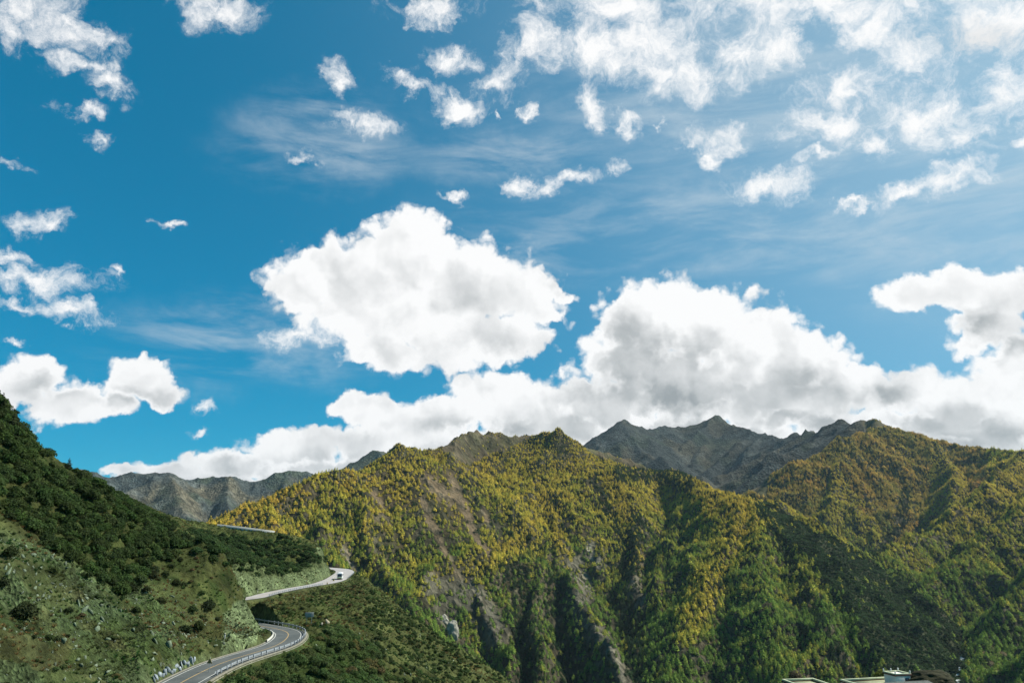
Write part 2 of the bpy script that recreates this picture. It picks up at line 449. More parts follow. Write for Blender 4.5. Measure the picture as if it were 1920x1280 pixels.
# ------------------------------------------------------------------ far mountains: ridges given as (u, v, distance), slopes of the left / right flank
# (name, points, slope left of travel, slope right of travel, child spur length, rocky 0..1)
RID = [
 # forested middle mountain
 ('crest', [(330,1000,1420),(395,976,1500),(450,953,1560),(500,936,1620),(560,911,1700),(620,886,1780),(700,859,1880),(745,836,1950),(800,828,2050),(822,830,2100),(870,818,2250),(940,810,2400),(985,814,2450),(1010,808,2430),(1045,800,2400),(1070,810,2430),(1100,827,2480),(1150,840,2550),(1200,854,2600),(1240,870,2600),(1290,890,2600),(1340,905,2600),(1390,914,2600),(1440,928,2600)], .55, 1.05, 120),
 ('spur', [(1240,873,2560),(1290,902,2250),(1330,905,2080),(1370,910,2020),(1410,927,1950),(1450,972,1820),(1490,1012,1700),(1540,1062,1570),(1590,1112,1450),(1640,1182,1300),(1690,1262,1160),(1720,1312,1080)], .50, 1.15, 0),
 ('spur', [(1370,910,2020),(1385,960,1850),(1350,1020,1700),(1310,1090,1520),(1290,1160,1380),(1260,1230,1270),(1240,1300,1180)], .70, .70, 0),
 ('spur', [(1410,927,1950),(1420,1000,1700),(1430,1100,1450),(1450,1200,1250),(1460,1300,1120)], .70, .70, 0),
 ('spur', [(1490,1012,1700),(1530,1110,1450),(1560,1200,1270),(1580,1300,1130)], .62, .68, 0),
 ('spur', [(1290,902,2250),(1270,960,2050),(1240,1030,1850),(1230,1100,1650),(1222,1170,1480),(1212,1240,1330),(1215,1300,1230)], .75, 1.5, 30),
 ('spur', [(1160,843,2550),(1150,900,2300),(1170,960,2100),(1190,1020,1900),(1188,1080,1720)], 1.32, 1.32, 60),
 ('spur', [(1045,800,2400),(1020,842,2300),(1010,882,2200),(1030,932,2080),(1045,992,1920),(1060,1050,1750),(1085,1090,1600),(1120,1150,1450),(1150,1200,1340),(1172,1250,1250),(1188,1310,1160)], 1.40, 1.47, 60),
 ('spur', [(1045,800,2400),(1092,852,2300),(1112,920,2150),(1120,980,2000),(1125,1040,1850)], 1.40, 1.40, 50),
 ('spur', [(1010,882,2200),(985,930,2050),(980,980,1880),(950,1045,1650),(900,1070,1560),(850,1088,1500),(815,1105,1460),(790,1128,1420),(770,1165,1370)], 1.9, 1.0, 0),
 ('spur', [(900,1070,1560),(905,1110,1490),(930,1170,1400),(955,1215,1330),(960,1270,1230)], 2.02, 2.33, 0),
 ('spur', [(1045,992,1920),(1010,1070,1650),(1000,1150,1450),(1010,1230,1300),(1020,1310,1180)], 1.55, 1.40, 40),
 ('spur', [(800,828,2050),(770,872,1950),(760,932,1820),(740,982,1720),(720,1040,1600),(720,1100,1500)], 1.24, 1.24, 60),
 ('spur', [(870,818,2250),(850,872,2100),(830,922,1980),(850,980,1850),(870,1040,1720),(880,1068,1640)], 1.32, 1.32, 50),
 ('spur', [(940,810,2400),(930,862,2250),(925,922,2100),(930,980,1950),(930,1020,1800)], 1.32, 1.32, 50),
 ('spur', [(620,886,1780),(600,940,1650),(610,1000,1520),(640,1060,1400),(700,1110,1280),(740,1170,1180)], 0.93, 1.16, 60),
 ('spur', [(500,936,1620),(510,980,1500),(560,1040,1350),(600,1110,1200)], 0.93, 0.93, 50),
 ('spur', [(700,859,1880),(680,930,1720),(690,1000,1560),(740,1070,1420),(790,1150,1300),(850,1200,1180)], 1.16, 1.24, 50),
 # forested right mountain
 ('rcrest', [(1300,975,2900),(1380,936,2950),(1420,914,3000),(1460,882,3080),(1500,855,3150),(1560,827,3250),(1600,813,3350),(1640,800,3500),(1680,797,3550)], .7, .9, 90),
 ('rcrest', [(1610,778,3720),(1640,786,3650),(1680,796,3550),(1740,811,3500),(1800,826,3450),(1870,830,3300),(1920,838,3200),(2000,850,3100),(2100,870,3000),(2300,850,2900)], .6, .9, 90),
 ('spur', [(1680,797,3550),(1690,830,3400),(1660,872,3250),(1640,922,3100),(1630,972,2950),(1640,1020,2750)], 1.16, 1.16, 80),
 ('spur', [(1560,827,3250),(1570,872,3100),(1560,922,2950),(1560,972,2800),(1570,1015,2650)], 1.08, 1.16, 80),
 ('spur', [(1740,811,3500),(1780,862,3250),(1790,902,3050),(1780,942,2900)], 1.16, 1.16, 70),
 ('spur', [(1920,838,3200),(1900,862,2950),(1850,907,2700),(1790,952,2500),(1740,987,2350),(1690,1022,2200),(1640,1050,2080),(1605,1066,2000)], 1.01, 1.08, 70),
 ('spur', [(2000,850,3100),(1960,902,2500),(1900,952,2250),(1850,992,2100),(1790,1042,1950),(1745,1085,1850)], 0.93, 1.01, 60),
 ('spur', [(2100,870,3000),(2050,960,2200),(1980,1022,1950),(1900,1102,1700),(1850,1172,1500),(1822,1235,1380)], 0.93, 1.01, 60),
 ('spur', [(2200,900,2800),(2100,1050,1700),(1990,1150,1450),(1930,1230,1280),(1890,1300,1170)], 1.01, 1.01, 50),
 # bare peaks behind
 ('far', [(1080,870,5500),(1115,827,5500),(1140,797,5500),(1158,784,5500),(1185,794,5600),(1212,804,5700),(1224,804,5900),(1243,791,6000),(1262,793,6100),(1285,792,6100),(1318,784,6050),(1344,777,6000),(1380,791,5800),(1430,806,5600),(1470,813,5200),(1505,808,4800),(1540,801,4500),(1575,791,4000),(1610,777,3720)], .8, .62, 330),
 ('far', [(1158,784,5500),(1200,832,5100),(1265,872,4600),(1330,898,4200),(1380,930,3900)], .8, .8, 260),
 ('far', [(1344,777,6000),(1325,822,5600),(1300,862,5200)], .8, .8, 260),
 ('far', [(1430,806,5600),(1400,850,5000),(1370,890,4600)], .7, .8, 220),
 ('far', [(1540,801,4500),(1500,850,4100),(1450,890,3800)], .7, .7, 220),
 ('left', [(20,900,4700),(60,890,4800),(145,882,4900),(200,887,5000),(250,884,5000),(290,881,4950),(318,877,4900),(350,889,5000),(395,893,5050),(430,886,5000),(470,893,5050),(505,886,5050),(540,880,5000),(590,879,5100),(640,869,5200),(665,858,5200),(690,846,5200),(720,839,5200),(760,852,5300),(850,880,5500)], .6, .62, 330),
 ('left', [(318,877,4900),(330,915,4500),(360,960,4100)], .85, .85, 230),
 ('left', [(430,886,5000),(425,930,4600),(430,970,4200)], .85, .85, 200),
 ('left', [(540,880,5000),(520,930,4500)], .85, .85, 200),
 ('left', [(200,887,5000),(210,930,4500)], .7, .85, 200),
]
def _segments():
    rng = np.random.default_rng(11)
    segs = []
    def add(a, b, l, r, fam): segs.append((*a, *b, l, r, fam))
    for kind, pts, l, r, child in RID:
        P = [np.array(pix(*p)) for p in pts]
        fam = {'crest': 0, 'spur': 0, 'rcrest': 1, 'far': 2, 'left': 3}[kind]
        for a, b in zip(P[:-1], P[1:]): add(a, b, l, r, fam)
        if not child: continue
        L = 0; nxt = child * .6; sd = 1
        for a, b in zip(P[:-1], P[1:]):
            seg = b - a; n = np.linalg.norm(seg[:2])
            while L + n > nxt:
                t = (nxt - L) / n; s = a + seg * t
                tdir = seg[:2] / n
                for sd in (1, -1):
                    s2 = s + seg / n * rng.uniform(-.2, .2) * child
                    nrm = np.array([-tdir[1], tdir[0]]) * sd
                    fw = rng.uniform(.25, .8) * (1 if seg[2] < 0 else -.2)
                    dv = nrm + tdir * fw; dv /= np.linalg.norm(dv)
                    ln = child * rng.uniform(1.0, 2.1); g = (l if sd > 0 else r)
                    s0 = s2 - np.array([0, 0, child * .05])
                    m = s0 + np.r_[dv * ln * .5, -g * .62 * ln * .5]
                    dv2 = dv + tdir * rng.uniform(-.3, .4) ; dv2 /= np.linalg.norm(dv2)
                    e = m + np.r_[dv2 * ln * .5, -g * .8 * ln * .5]
                    add(s0, m, g * 1.25, g * 1.25, fam); add(m, e, g * 1.3, g * 1.3, fam)
                nxt += child * rng.uniform(.7, 1.25)
            L += n
    return segs
SEGS = _segments()
def far_macro(x, y):
    """ridge height of the mountains"""
    d = np.hypot(x, y)
    base = -275 + np.maximum(0, d - 1300) * .06 + np.maximum(0, d - 3200) * .05
    z = base.copy(); fam = np.zeros(x.shape, np.int8)
    for ax, ay, az_, bx, by, bz, l, r, f in SEGS:
        dx, dy = bx - ax, by - ay; L2 = dx * dx + dy * dy; L = math.sqrt(L2)
        reach = (max(az_, bz) + 300) / min(l, r)
        m = (x > min(ax, bx) - reach) & (x < max(ax, bx) + reach) & (y > min(ay, by) - reach) & (y < max(ay, by) + reach)
        if not m.any(): continue
        X = x[m]; Y = y[m]
        t = np.clip(((X - ax) * dx + (Y - ay) * dy) / L2, 0, 1)
        px = X - ax - dx * t; py = Y - ay - dy * t
        dist = np.hypot(px, py)
        cr = (dx * (Y - ay) - dy * (X - ax)) / L
        w = np.clip(cr / (dist + 1e-6), -1, 1) * .5 + .5
        s = r + (l - r) * w
        h = az_ + (bz - az_) * t - s * (np.sqrt(dist * dist + 36) - 6)
        zz = z[m]; ff = fam[m]; up = h > zz
        zz[up] = h[up]; ff[up] = f; z[m] = zz; fam[m] = ff
    return z, fam
def far_detail(x, y, fam):
    bare = (fam >= 2).astype(float)
    n1 = (ridged(x, y, 330, 5, 41) - .5) * 50 * (1 - bare) + (ridged(x, y, 75, 4, 47) - .5) * 13 * (1 - bare)
    n2 = ((ridged(x, y, 520, 6, 51, .5) - .5) * 62 + (ridged(x, y, 140, 4, 57, .5) - .5) * 16) * bare
    return n1 + n2
AZ0, AZ1, NA = -43.0, 43.0, 1150
D0, D1, ND = 430.0, 9000.0, 1150
az = np.radians(np.linspace(AZ0, AZ1, NA)); dd = D0 * (D1 / D0) ** np.linspace(0, 1, ND)
GX = np.sin(az)[None, :] * dd[:, None]; GY = np.cos(az)[None, :] * dd[:, None]
# ridge field on every third point, stretched smoothly over the fine grid
ca = np.radians(np.linspace(AZ0, AZ1, 420)); cd = D0 * (D1 / D0) ** np.linspace(0, 1, 460)
cx = np.sin(ca)[None, :] * cd[:, None]; cy = np.cos(ca)[None, :] * cd[:, None]
cwx = fbm(cx, cy, 240, 3, 61) * 22; cwy = fbm(cx, cy, 240, 3, 67) * 22
cz, cf = far_macro((cx + cwx).ravel(), (cy + cwy).ravel())
cz = cz.reshape(cx.shape); cf = cf.reshape(cx.shape)
def _stretch(a, n0, n1):
    i = np.linspace(0, a.shape[0] - 1, n0); j = np.linspace(0, a.shape[1] - 1, n1)
    i0 = np.minimum(i.astype(int), a.shape[0] - 2); j0 = np.minimum(j.astype(int), a.shape[1] - 2)
    fi = (i - i0)[:, None]; fj = (j - j0)[None, :]
    return (a[i0][:, j0] * (1 - fi) + a[i0 + 1][:, j0] * fi) * (1 - fj) + (a[i0][:, j0 + 1] * (1 - fi) + a[i0 + 1][:, j0 + 1] * fi) * fj
GZ = _stretch(cz, ND, NA)
GB = _stretch((cf >= 2).astype(float), ND, NA)
GR = _stretch((cf == 1).astype(float), ND, NA)
GZ = GZ + far_detail(GX, GY, np.zeros(GX.shape, int)) * (1 - GB) + far_detail(GX, GY, np.full(GX.shape, 2)) * GB
# ------------------------------------------------------------------ materials
def new_mat(name):
    m = bpy.data.materials.new(name); m.use_nodes = True
    nt = m.node_tree
    b = nt.nodes['Principled BSDF']
    b.inputs['Specular IOR Level'].default_value = 0.2
    b.inputs['Roughness'].default_value = 0.9
    return m, nt, b
def N(nt, t, **k):
    n = nt.nodes.new(t)
    for a, v in k.items(): setattr(n, a, v)
    return n
def math_n(nt, op, a, b=None, clamp=False):
    n = N(nt, 'ShaderNodeMath', operation=op); n.use_clamp = clamp
    for i, x in enumerate((a, b)):
        if x is None: continue
        if isinstance(x, (int, float)): n.inputs[i].default_value = x
        else: nt.links.new(x, n.inputs[i])
    return n.outputs[0]
def mixc(nt, f, a, b, mode='MIX'):
    n = N(nt, 'ShaderNodeMix', data_type='RGBA', blend_type=mode)
    for i, x in ((0, f), (6, a), (7, b)):
        if isinstance(x, (int, float)): n.inputs[i].default_value = x
        elif isinstance(x, tuple): n.inputs[i].default_value = (*x, 1)
        else: nt.links.new(x, n.inputs[i])
    return n.outputs[2]
def noise(nt, vec, scale, detail=4, rough=.6, dist=0.0, out=0):
    n = N(nt, 'ShaderNodeTexNoise'); n.inputs['Scale'].default_value = scale
    n.inputs['Detail'].default_value = detail; n.inputs['Roughness'].default_value = rough; n.inputs['Distortion'].default_value = dist
    if vec is not None: nt.links.new(vec, n.inputs['Vector'])
    return n.outputs[out]
def ramp(nt, x, stops):
    n = N(nt, 'ShaderNodeValToRGB'); cr = n.color_ramp
    while len(cr.elements) < len(stops): cr.elements.new(0.5)
    for e, (p, c) in zip(cr.elements, stops):
        e.position = p; e.color = (*c, 1) if isinstance(c, tuple) else (c, c, c, 1)
    nt.links.new(x, n.inputs[0]); return n.outputs[0]
def objco(nt):
    return N(nt, 'ShaderNodeTexCoord').outputs['Object']
def bump(nt, b, h, strength, dist):
    n = N(nt, 'ShaderNodeBump'); n.inputs['Strength'].default_value = strength; n.inputs['Distance'].default_value = dist
    nt.links.new(h, n.inputs['Height']); nt.links.new(n.outputs[0], b.inputs['Normal'])

def simple(name, col, rough=.8, spec=.2, var=.15, scale=3.0, metal=0.0):
    m, nt, b = new_mat(name)
    f = noise(nt, objco(nt), scale, 5)
    lo = tuple(c * (1 - var) for c in col); hi = tuple(min(1, c * (1 + var)) for c in col)
    nt.links.new(ramp(nt, f, [(0.3, lo), (0.7, hi)]), b.inputs['Base Color'])
    b.inputs['Roughness'].default_value = rough; b.inputs['Specular IOR Level'].default_value = spec; b.inputs['Metallic'].default_value = metal
    return m

def terrain_mat(name, s1, s2, s3, bump_d, lo=.62, hi=1.42):
    """base colour from the surveyed ground cover attribute, broken up by three scales of noise"""
    m, nt, b = new_mat(name)
    at = N(nt, 'ShaderNodeAttribute', attribute_name='cover')
    co = objco(nt)
    n1 = noise(nt, co, s1, 5, .62); n2 = noise(nt, co, s2, 6, .7, .4); n3 = noise(nt, co, s3, 4, .7)
    c = mixc(nt, 1.0, at.outputs['Color'], ramp(nt, n1, [(.3, lo), (.7, hi)]), 'MULTIPLY')
    c = mixc(nt, 1.0, c, ramp(nt, n2, [(.32, lo), (.68, hi)]), 'MULTIPLY')
    rk = N(nt, 'ShaderNodeAttribute', attribute_name='rock')
    vor = N(nt, 'ShaderNodeTexVoronoi', feature='F1'); vor.inputs['Scale'].default_value = s3 * .8
    mp = N(nt, 'ShaderNodeMapping'); mp.inputs['Scale'].default_value = (1, 1, .45); mp.inputs['Rotation'].default_value = (.3, .2, 0)
    nt.links.new(co, mp.inputs['Vector']); nt.links.new(mp.outputs[0], vor.inputs['Vector'])
    vr = ramp(nt, vor.outputs['Color'], [(0.1, .55), (.9, 1.6)])
    c = mixc(nt, rk.outputs['Fac'], c, mixc(nt, 1.0, c, vr, 'MULTIPLY'))
    nt.links.new(c, b.inputs['Base Color'])
    h = math_n(nt, 'ADD', math_n(nt, 'MULTIPLY', n2, 1.4), math_n(nt, 'MULTIPLY', n3, .6))
    h = math_n(nt, 'ADD', h, math_n(nt, 'MULTIPLY', math_n(nt, 'MULTIPLY', vor.outputs['Distance'], rk.outputs['Fac']), .9))
    bump(nt, b, h, .9, bump_d)
    b.inputs['Roughness'].default_value = .95; b.inputs['Specular IOR Level'].default_value = .08
    return m
MAT_NEAR = terrain_mat('hillside_ground', .11, .7, 3.2, .6, .5, 1.5)
MAT_FAR = terrain_mat('mountain_ground', .006, .035, .12, 7.0, .62, 1.4)

def foliage_mat(name, instanced, translucent=.42):
    m, nt, b = new_mat(name)
    if instanced:
        at = N(nt, 'ShaderNodeAttribute', attribute_name='tint', attribute_type='INSTANCER'); col = at.outputs['Color']
    else:
        col = N(nt, 'ShaderNodeObjectInfo').outputs['Color']
    sh = N(nt, 'ShaderNodeAttribute', attribute_name='leafvar')
    c = mixc(nt, 1.0, col, ramp(nt, sh.outputs['Fac'], [(0, (.62, .66, .6)), (1, (1.5, 1.4, 1.3))]), 'MULTIPLY')
    nt.links.new(c, b.inputs['Base Color'])
    b.inputs['Roughness'].default_value = .8; b.inputs['Specular IOR Level'].default_value = .12
    tr = N(nt, 'ShaderNodeBsdfTranslucent'); nt.links.new(c, tr.inputs[0])
    mx = N(nt, 'ShaderNodeMixShader'); mx.inputs[0].default_value = translucent
    nt.links.new(b.outputs[0], mx.inputs[1]); nt.links.new(tr.outputs[0], mx.inputs[2])
    nt.links.new(mx.outputs[0], nt.nodes['Material Output'].inputs[0])
    return m
MAT_LEAF_I = foliage_mat('foliage_mass', True)
MAT_LEAF_O = foliage_mat('foliage', False)
MAT_BARK = simple('bark', (.10, .075, .055), .95, .1, .3, 4)
# ------------------------------------------------------------------ near hillside mesh
na, nd = 1300, 1150
naz = np.radians(np.linspace(-46, 46, na)); ndd = 6 * (760 / 6) ** (np.linspace(0, 1, nd) ** .72)
NX = np.sin(naz)[None] * ndd[:, None]; NY = np.cos(naz)[None] * ndd[:, None]
_z, _cut, _ed, _side, _ri = near_height(NX.ravel(), NY.ravel(), True)
NZ = _z.reshape(NX.shape)
NP = np.stack([NX.ravel(), NY.ravel(), _z], 1)
nu, nv = proj(NP)

def grid_faces(nr, nc):
    i = np.arange((nr - 1) * nc).reshape(nr - 1, nc)[:, :-1].ravel()
    return np.stack([i, i + 1, i + nc + 1, i + nc], 1)

# zones (outlines of real patches of ground cover, as seen from the road bend)
Z_JUNIPER = [(-400, 500), (0, 735), (60, 815), (120, 868), (215, 922), (268, 952), (330, 985), (348, 1020), (335, 1045), (290, 1052), (262, 1100), (230, 1118), (190, 1098), (150, 1062), (90, 1030), (40, 985), (0, 965), (-60, 950), (-400, 900)]
Z_SPUR = [(335, 1010), (360, 992), (410, 1004), (430, 1000), (470, 1006), (520, 1000), (560, 1015), (625, 1052), (608, 1064), (560, 1072), (520, 1080), (480, 1082), (440, 1070), (400, 1055), (345, 1030)]
Z_SLOPE = [(690, 1120), (740, 1140), (780, 1155), (860, 1208), (985, 1290), (800, 1320), (735, 1290), (700, 1215), (680, 1160)]
Z_BUSH = [(400, 1300), (470, 1262), (520, 1220), (575, 1190), (640, 1180), (700, 1215), (740, 1300)]
Z_SHELF = [(480, 1125), (640, 1095), (700, 1085), (760, 1150), (690, 1185), (580, 1180), (560, 1170), (490, 1165)]

nn = lambda wl, s, o=4: fbm(NX.ravel(), NY.ravel(), wl, o, s)
def lerp(a, b, t): return a + (np.asarray(b) - a) * t[:, None]
cov = np.tile(np.array([.105, .095, .043]), (len(NP), 1))              # dry olive grass
cov = lerp(cov, (.135, .105, .052), sstep(-.1, .35, nn(16, 101)))
cov = lerp(cov, (.06, .068, .026), sstep(.0, .35, nn(9, 103)))
# rocky scree of the left hillside
lz = (nu < 460) & (nv > 955) & ~in_poly(nu, nv, Z_JUNIPER) & (_ed > -5)
scr = lz * sstep(1180, 900, nv + 1.1 * nu * 0 ) * 0
line = 985 + .40 * nu
scree = sstep(-30, 40, nv - line) * sstep(430, 330, nu) * (np.hypot(NX.ravel(), NY.ravel()) < 200)
rockn = sstep(-.15, .2, nn(14, 107))
rock = scree * (.35 + .65 * rockn)
cov = lerp(cov, (.118, .128, .085), rock * .75)
cov = lerp(cov, (.07, .08, .03), scree * sstep(.05, .35, nn(22, 109)) * .8)
cov = lerp(cov, (.11, .07, .035), scree * sstep(.22, .42, nn(12, 111)) * .5)
# grey cut faces
nose = in_poly(nu + nn(7, 117) * 26, nv + nn(5, 119) * 12, [(428, 1128), (455, 1122), (478, 1126), (492, 1178), (490, 1200), (470, 1216), (425, 1238), (412, 1226), (416, 1175)]) & (np.hypot(NX.ravel(), NY.ravel()) < 215)
upface = (_side > 0) & (_ri > 186) & (_ri < 345) & (_ed > 0) & (_ed < 7.5 + nn(7, 121) * 5)
cutm = np.clip(_cut * (_ed < 30) + nose * (_ed > 0) * .95 + upface * .85, 0, 1)
cov = lerp(cov, (.225, .215, .15), cutm)
cov = lerp(cov, (.10, .095, .05), cutm * sstep(.1, .4, nn(5, 113)) * .6)
rock = np.maximum(rock, cutm)
# verge
verge = sstep(1.2, .2, np.abs(_ed + .3)) * (_ed > -1.5) * (1 - cutm)
cov = lerp(cov, (.17, .15, .10), verge * .5)
# soil under the shrubs
inj = in_poly(nu, nv, Z_JUNIPER) | in_poly(nu, nv, Z_SPUR)
cov = lerp(cov, (.085, .08, .033), inj * .5)
insl = in_poly(nu, nv, Z_SLOPE)
cov = lerp(cov, (.17, .145, .075), insl * sstep(-.2, .3, nn(8, 115)) * .8)
green = in_poly(nu, nv, Z_BUSH) * 1.0
cov = lerp(cov, (.06, .075, .026), green * .7)
cov = lerp(cov, (.055, .05, .025), sstep(.12, .3, nn(6, 131)) * scree * .7)
cov = lerp(cov, (.15, .115, .07), sstep(.15, .35, nn(7.5, 133)) * scree * .6)
cov = cov * np.array([.50, .68, .46])
me = np_mesh('hillside', NP, grid_faces(nd, na), MAT_NEAR, True, {'cover': cov, 'rock': rock})
tag(link_mesh('hillside', me), kind='structure')

# horizon tables for culling
NHZ = np.maximum.accumulate(NZ / ndd[:, None], axis=0)
def hidden_near(x, y, ztop, back=3.0):
    a = np.arctan2(x, y); d = np.hypot(x, y)
    j = np.clip(((a - naz[0]) / (naz[1] - naz[0])).round().astype(int), 0, na - 1)
    i = np.clip(np.searchsorted(ndd, d - back) - 1, 0, nd - 1)
    return NHZ[i, j] > ztop / d

# ------------------------------------------------------------------ far mountains mesh
FP = np.stack([GX.ravel(), GY.ravel(), GZ.ravel()], 1)
fu, fv = proj(FP)
gr0 = np.gradient(GZ, axis=0) / np.gradient(dd)[:, None]
gr1 = np.gradient(GZ, axis=1) / (dd[:, None] * (az[1] - az[0]))
steep = np.hypot(gr0, gr1).ravel()
fn = lambda wl, s, o=4: fbm(GX.ravel(), GY.ravel(), wl, o, s)
B = GB.ravel(); RM = GR.ravel()
TREELINE = [(700, 760), (815, 826), (838, 850), (880, 872), (925, 850), (960, 838), (1000, 815), (1048, 780), (1075, 820), (1110, 852), (1160, 868), (1215, 880), (1260, 880), (1300, 888), (1345, 898), (1440, 935), (1440, 760)]
RTREE = [(1430, 905), (1500, 845), (1555, 820), (1600, 805), (1645, 802), (1690, 800), (1760, 700), (1400, 700)]
bare_top = in_poly(fu, fv, TREELINE) & (B < .5) | (in_poly(fu, fv, RTREE) & (B < .5) & (fu > 1430))
SCREE_LIT_RIB = [([(792, 935), (806, 975), (822, 1010), (838, 1045), (862, 1085)], 7), ([(846, 895), (862, 935), (880, 975), (893, 1010), (915, 1035)], 8), ([(800, 900), (830, 925), (850, 935)], 14),
         ([(645, 1030), (655, 1050), (668, 1072)], 6), ([(905, 955), (915, 975)], 6), ([(700, 925), (715, 945)], 6), ([(880, 1088), (905, 1130), (930, 1160), (935, 1185)], 3)]  # last line: the cliff rib's sunlit edge, painted pale
sc = np.zeros(len(FP))
for pl, w in SCREE_LIT_RIB:
    sc = np.maximum(sc, sstep(w * 1.5, w * .4, poly_dist(fu, fv, pl) + fn(40, 205) * 8))
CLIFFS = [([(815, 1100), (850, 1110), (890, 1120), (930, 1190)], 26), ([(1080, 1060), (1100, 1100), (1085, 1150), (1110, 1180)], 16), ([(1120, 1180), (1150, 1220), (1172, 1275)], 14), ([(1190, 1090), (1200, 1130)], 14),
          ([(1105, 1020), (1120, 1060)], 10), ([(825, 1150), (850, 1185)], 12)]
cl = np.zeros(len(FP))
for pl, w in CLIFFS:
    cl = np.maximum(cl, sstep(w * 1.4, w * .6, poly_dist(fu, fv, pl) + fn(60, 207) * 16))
fc = np.tile(np.array([.036, .034, .016]), (len(FP), 1))               # forest floor
fc = lerp(fc, (.065, .05, .024), sstep(-.1, .3, fn(120, 201)))
fc = lerp(fc, (.098, .078, .046), bare_top * 1.0)
fc = lerp(fc, (.07, .066, .03), bare_top * sstep(-.1, .3, fn(90, 203)))
fc = lerp(fc, (.16, .118, .07), sc * .8)
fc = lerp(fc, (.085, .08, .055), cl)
ribs_lit_edge = np.zeros(len(FP))
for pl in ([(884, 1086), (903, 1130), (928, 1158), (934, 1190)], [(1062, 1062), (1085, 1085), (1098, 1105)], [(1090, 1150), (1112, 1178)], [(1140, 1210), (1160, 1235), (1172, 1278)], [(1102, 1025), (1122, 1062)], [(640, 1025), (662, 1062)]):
    ribs_lit_edge = np.maximum(ribs_lit_edge, sstep(7, 2, poly_dist(fu, fv, pl) + fn(30, 221) * 4))
fc = lerp(fc, (.135, .125, .09), ribs_lit_edge)  # pale rock ribs, with the cliff's sunlit edges painted in
fc = lerp(fc, (.05, .05, .036), sstep(40, 15, poly_dist(fu, fv, [(840, 1130), (900, 1160)])) * .8)  # cliff face darkened further, its shade put into the colour
gully = sstep(.95, 1.5, steep) * (B < .5)
fc = lerp(fc, (.075, .068, .045), gully * .5)
# bare peaks: grey rock, brown grass on gentler ground, pale scree
pk = np.tile(np.array([.092, .098, .09]), (len(FP), 1))
pk = lerp(pk, (.165, .135, .09), sstep(-.05, .25, fn(420, 211)))
pk = lerp(pk, (.07, .085, .05), sstep(.05, .3, fn(260, 213)) * .7)
pk = lerp(pk, (.26, .25, .22), sstep(.12, .4, fn(170, 215, 5)) * .42)
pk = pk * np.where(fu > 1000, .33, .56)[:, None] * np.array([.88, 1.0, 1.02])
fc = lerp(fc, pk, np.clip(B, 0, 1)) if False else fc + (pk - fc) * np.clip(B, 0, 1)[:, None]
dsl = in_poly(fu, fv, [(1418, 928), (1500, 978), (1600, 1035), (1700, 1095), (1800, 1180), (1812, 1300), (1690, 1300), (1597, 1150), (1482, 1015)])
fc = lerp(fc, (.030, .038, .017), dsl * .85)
frock = np.clip(B + cl + gully * .6 + sc * .5, 0, 1)
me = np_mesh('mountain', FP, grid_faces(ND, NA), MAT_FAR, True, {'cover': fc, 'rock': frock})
tag(link_mesh('mountains', me), kind='structure')
FHZ = np.maximum.accumulate(GZ / dd[:, None], axis=0)
def hidden_far(x, y, ztop, back=25.0):
    a = np.arctan2(x, y); d = np.hypot(x, y)
    j = np.clip(((a - az[0]) / (az[1] - az[0])).round().astype(int), 0, NA - 1)
    i = np.clip(np.searchsorted(dd, d - back) - 1, 0, ND - 1)
    jn = np.clip(((a - naz[0]) / (naz[1] - naz[0])).round().astype(int), 0, na - 1)
    return (FHZ[i, j] > ztop / d) | (NHZ[-1, jn] > ztop / d)
def far_z(x, y):
    a = np.arctan2(x, y); d = np.hypot(x, y)
    fj = np.clip((a - az[0]) / (az[1] - az[0]), 0, NA - 1.001); fi = np.clip(np.log(d / D0) / math.log(D1 / D0) * (ND - 1), 0, ND - 1.001)
    i = fi.astype(int); j = fj.astype(int); p = fi - i; q = fj - j
    S = lambda A: (A[i, j] * (1 - p) * (1 - q) + A[i + 1, j] * p * (1 - q) + A[i, j + 1] * (1 - p) * q + A[i + 1, j + 1] * p * q)
    return S(GZ), S(GB), S(GR), steep.reshape(GZ.shape)[i, j]
# ------------------------------------------------------------------ plants
def clump_mesh(name, pts, nrm, size, rng, quad=True, mat=None, extra=None, leafvar=None, stretch=1.0):
    """one little ragged leaf spray per point"""
    n = len(pts)
    a = rng.normal(size=(n, 3)); a /= np.linalg.norm(a, axis=1)[:, None]
    nn_ = nrm + a * .55; nn_ /= np.linalg.norm(nn_, axis=1)[:, None]
    t = np.cross(nn_, rng.normal(size=(n, 3))); t /= np.linalg.norm(t, axis=1)[:, None]
    b = np.cross(nn_, t)
    s = size * rng.uniform(.6, 1.35, n)
    k = 4
    ang = np.array([0, .5, 1.0, 1.5]) * math.pi
    V = np.empty((n, k, 3))
    for i in range(k):
        rr = s * rng.uniform(.55, 1.1, n) * (stretch if i % 2 == 0 else 1)
        V[:, i] = pts + (t * math.cos(ang[i]) + b * math.sin(ang[i])) * rr[:, None] + nn_ * (s * rng.uniform(-.25, .25, n))[:, None]
    F = np.arange(n * k).reshape(n, k)
    lv = np.repeat(rng.uniform(0, 1, n) if leafvar is None else leafvar, k)
    return V.reshape(-1, 3), F, lv

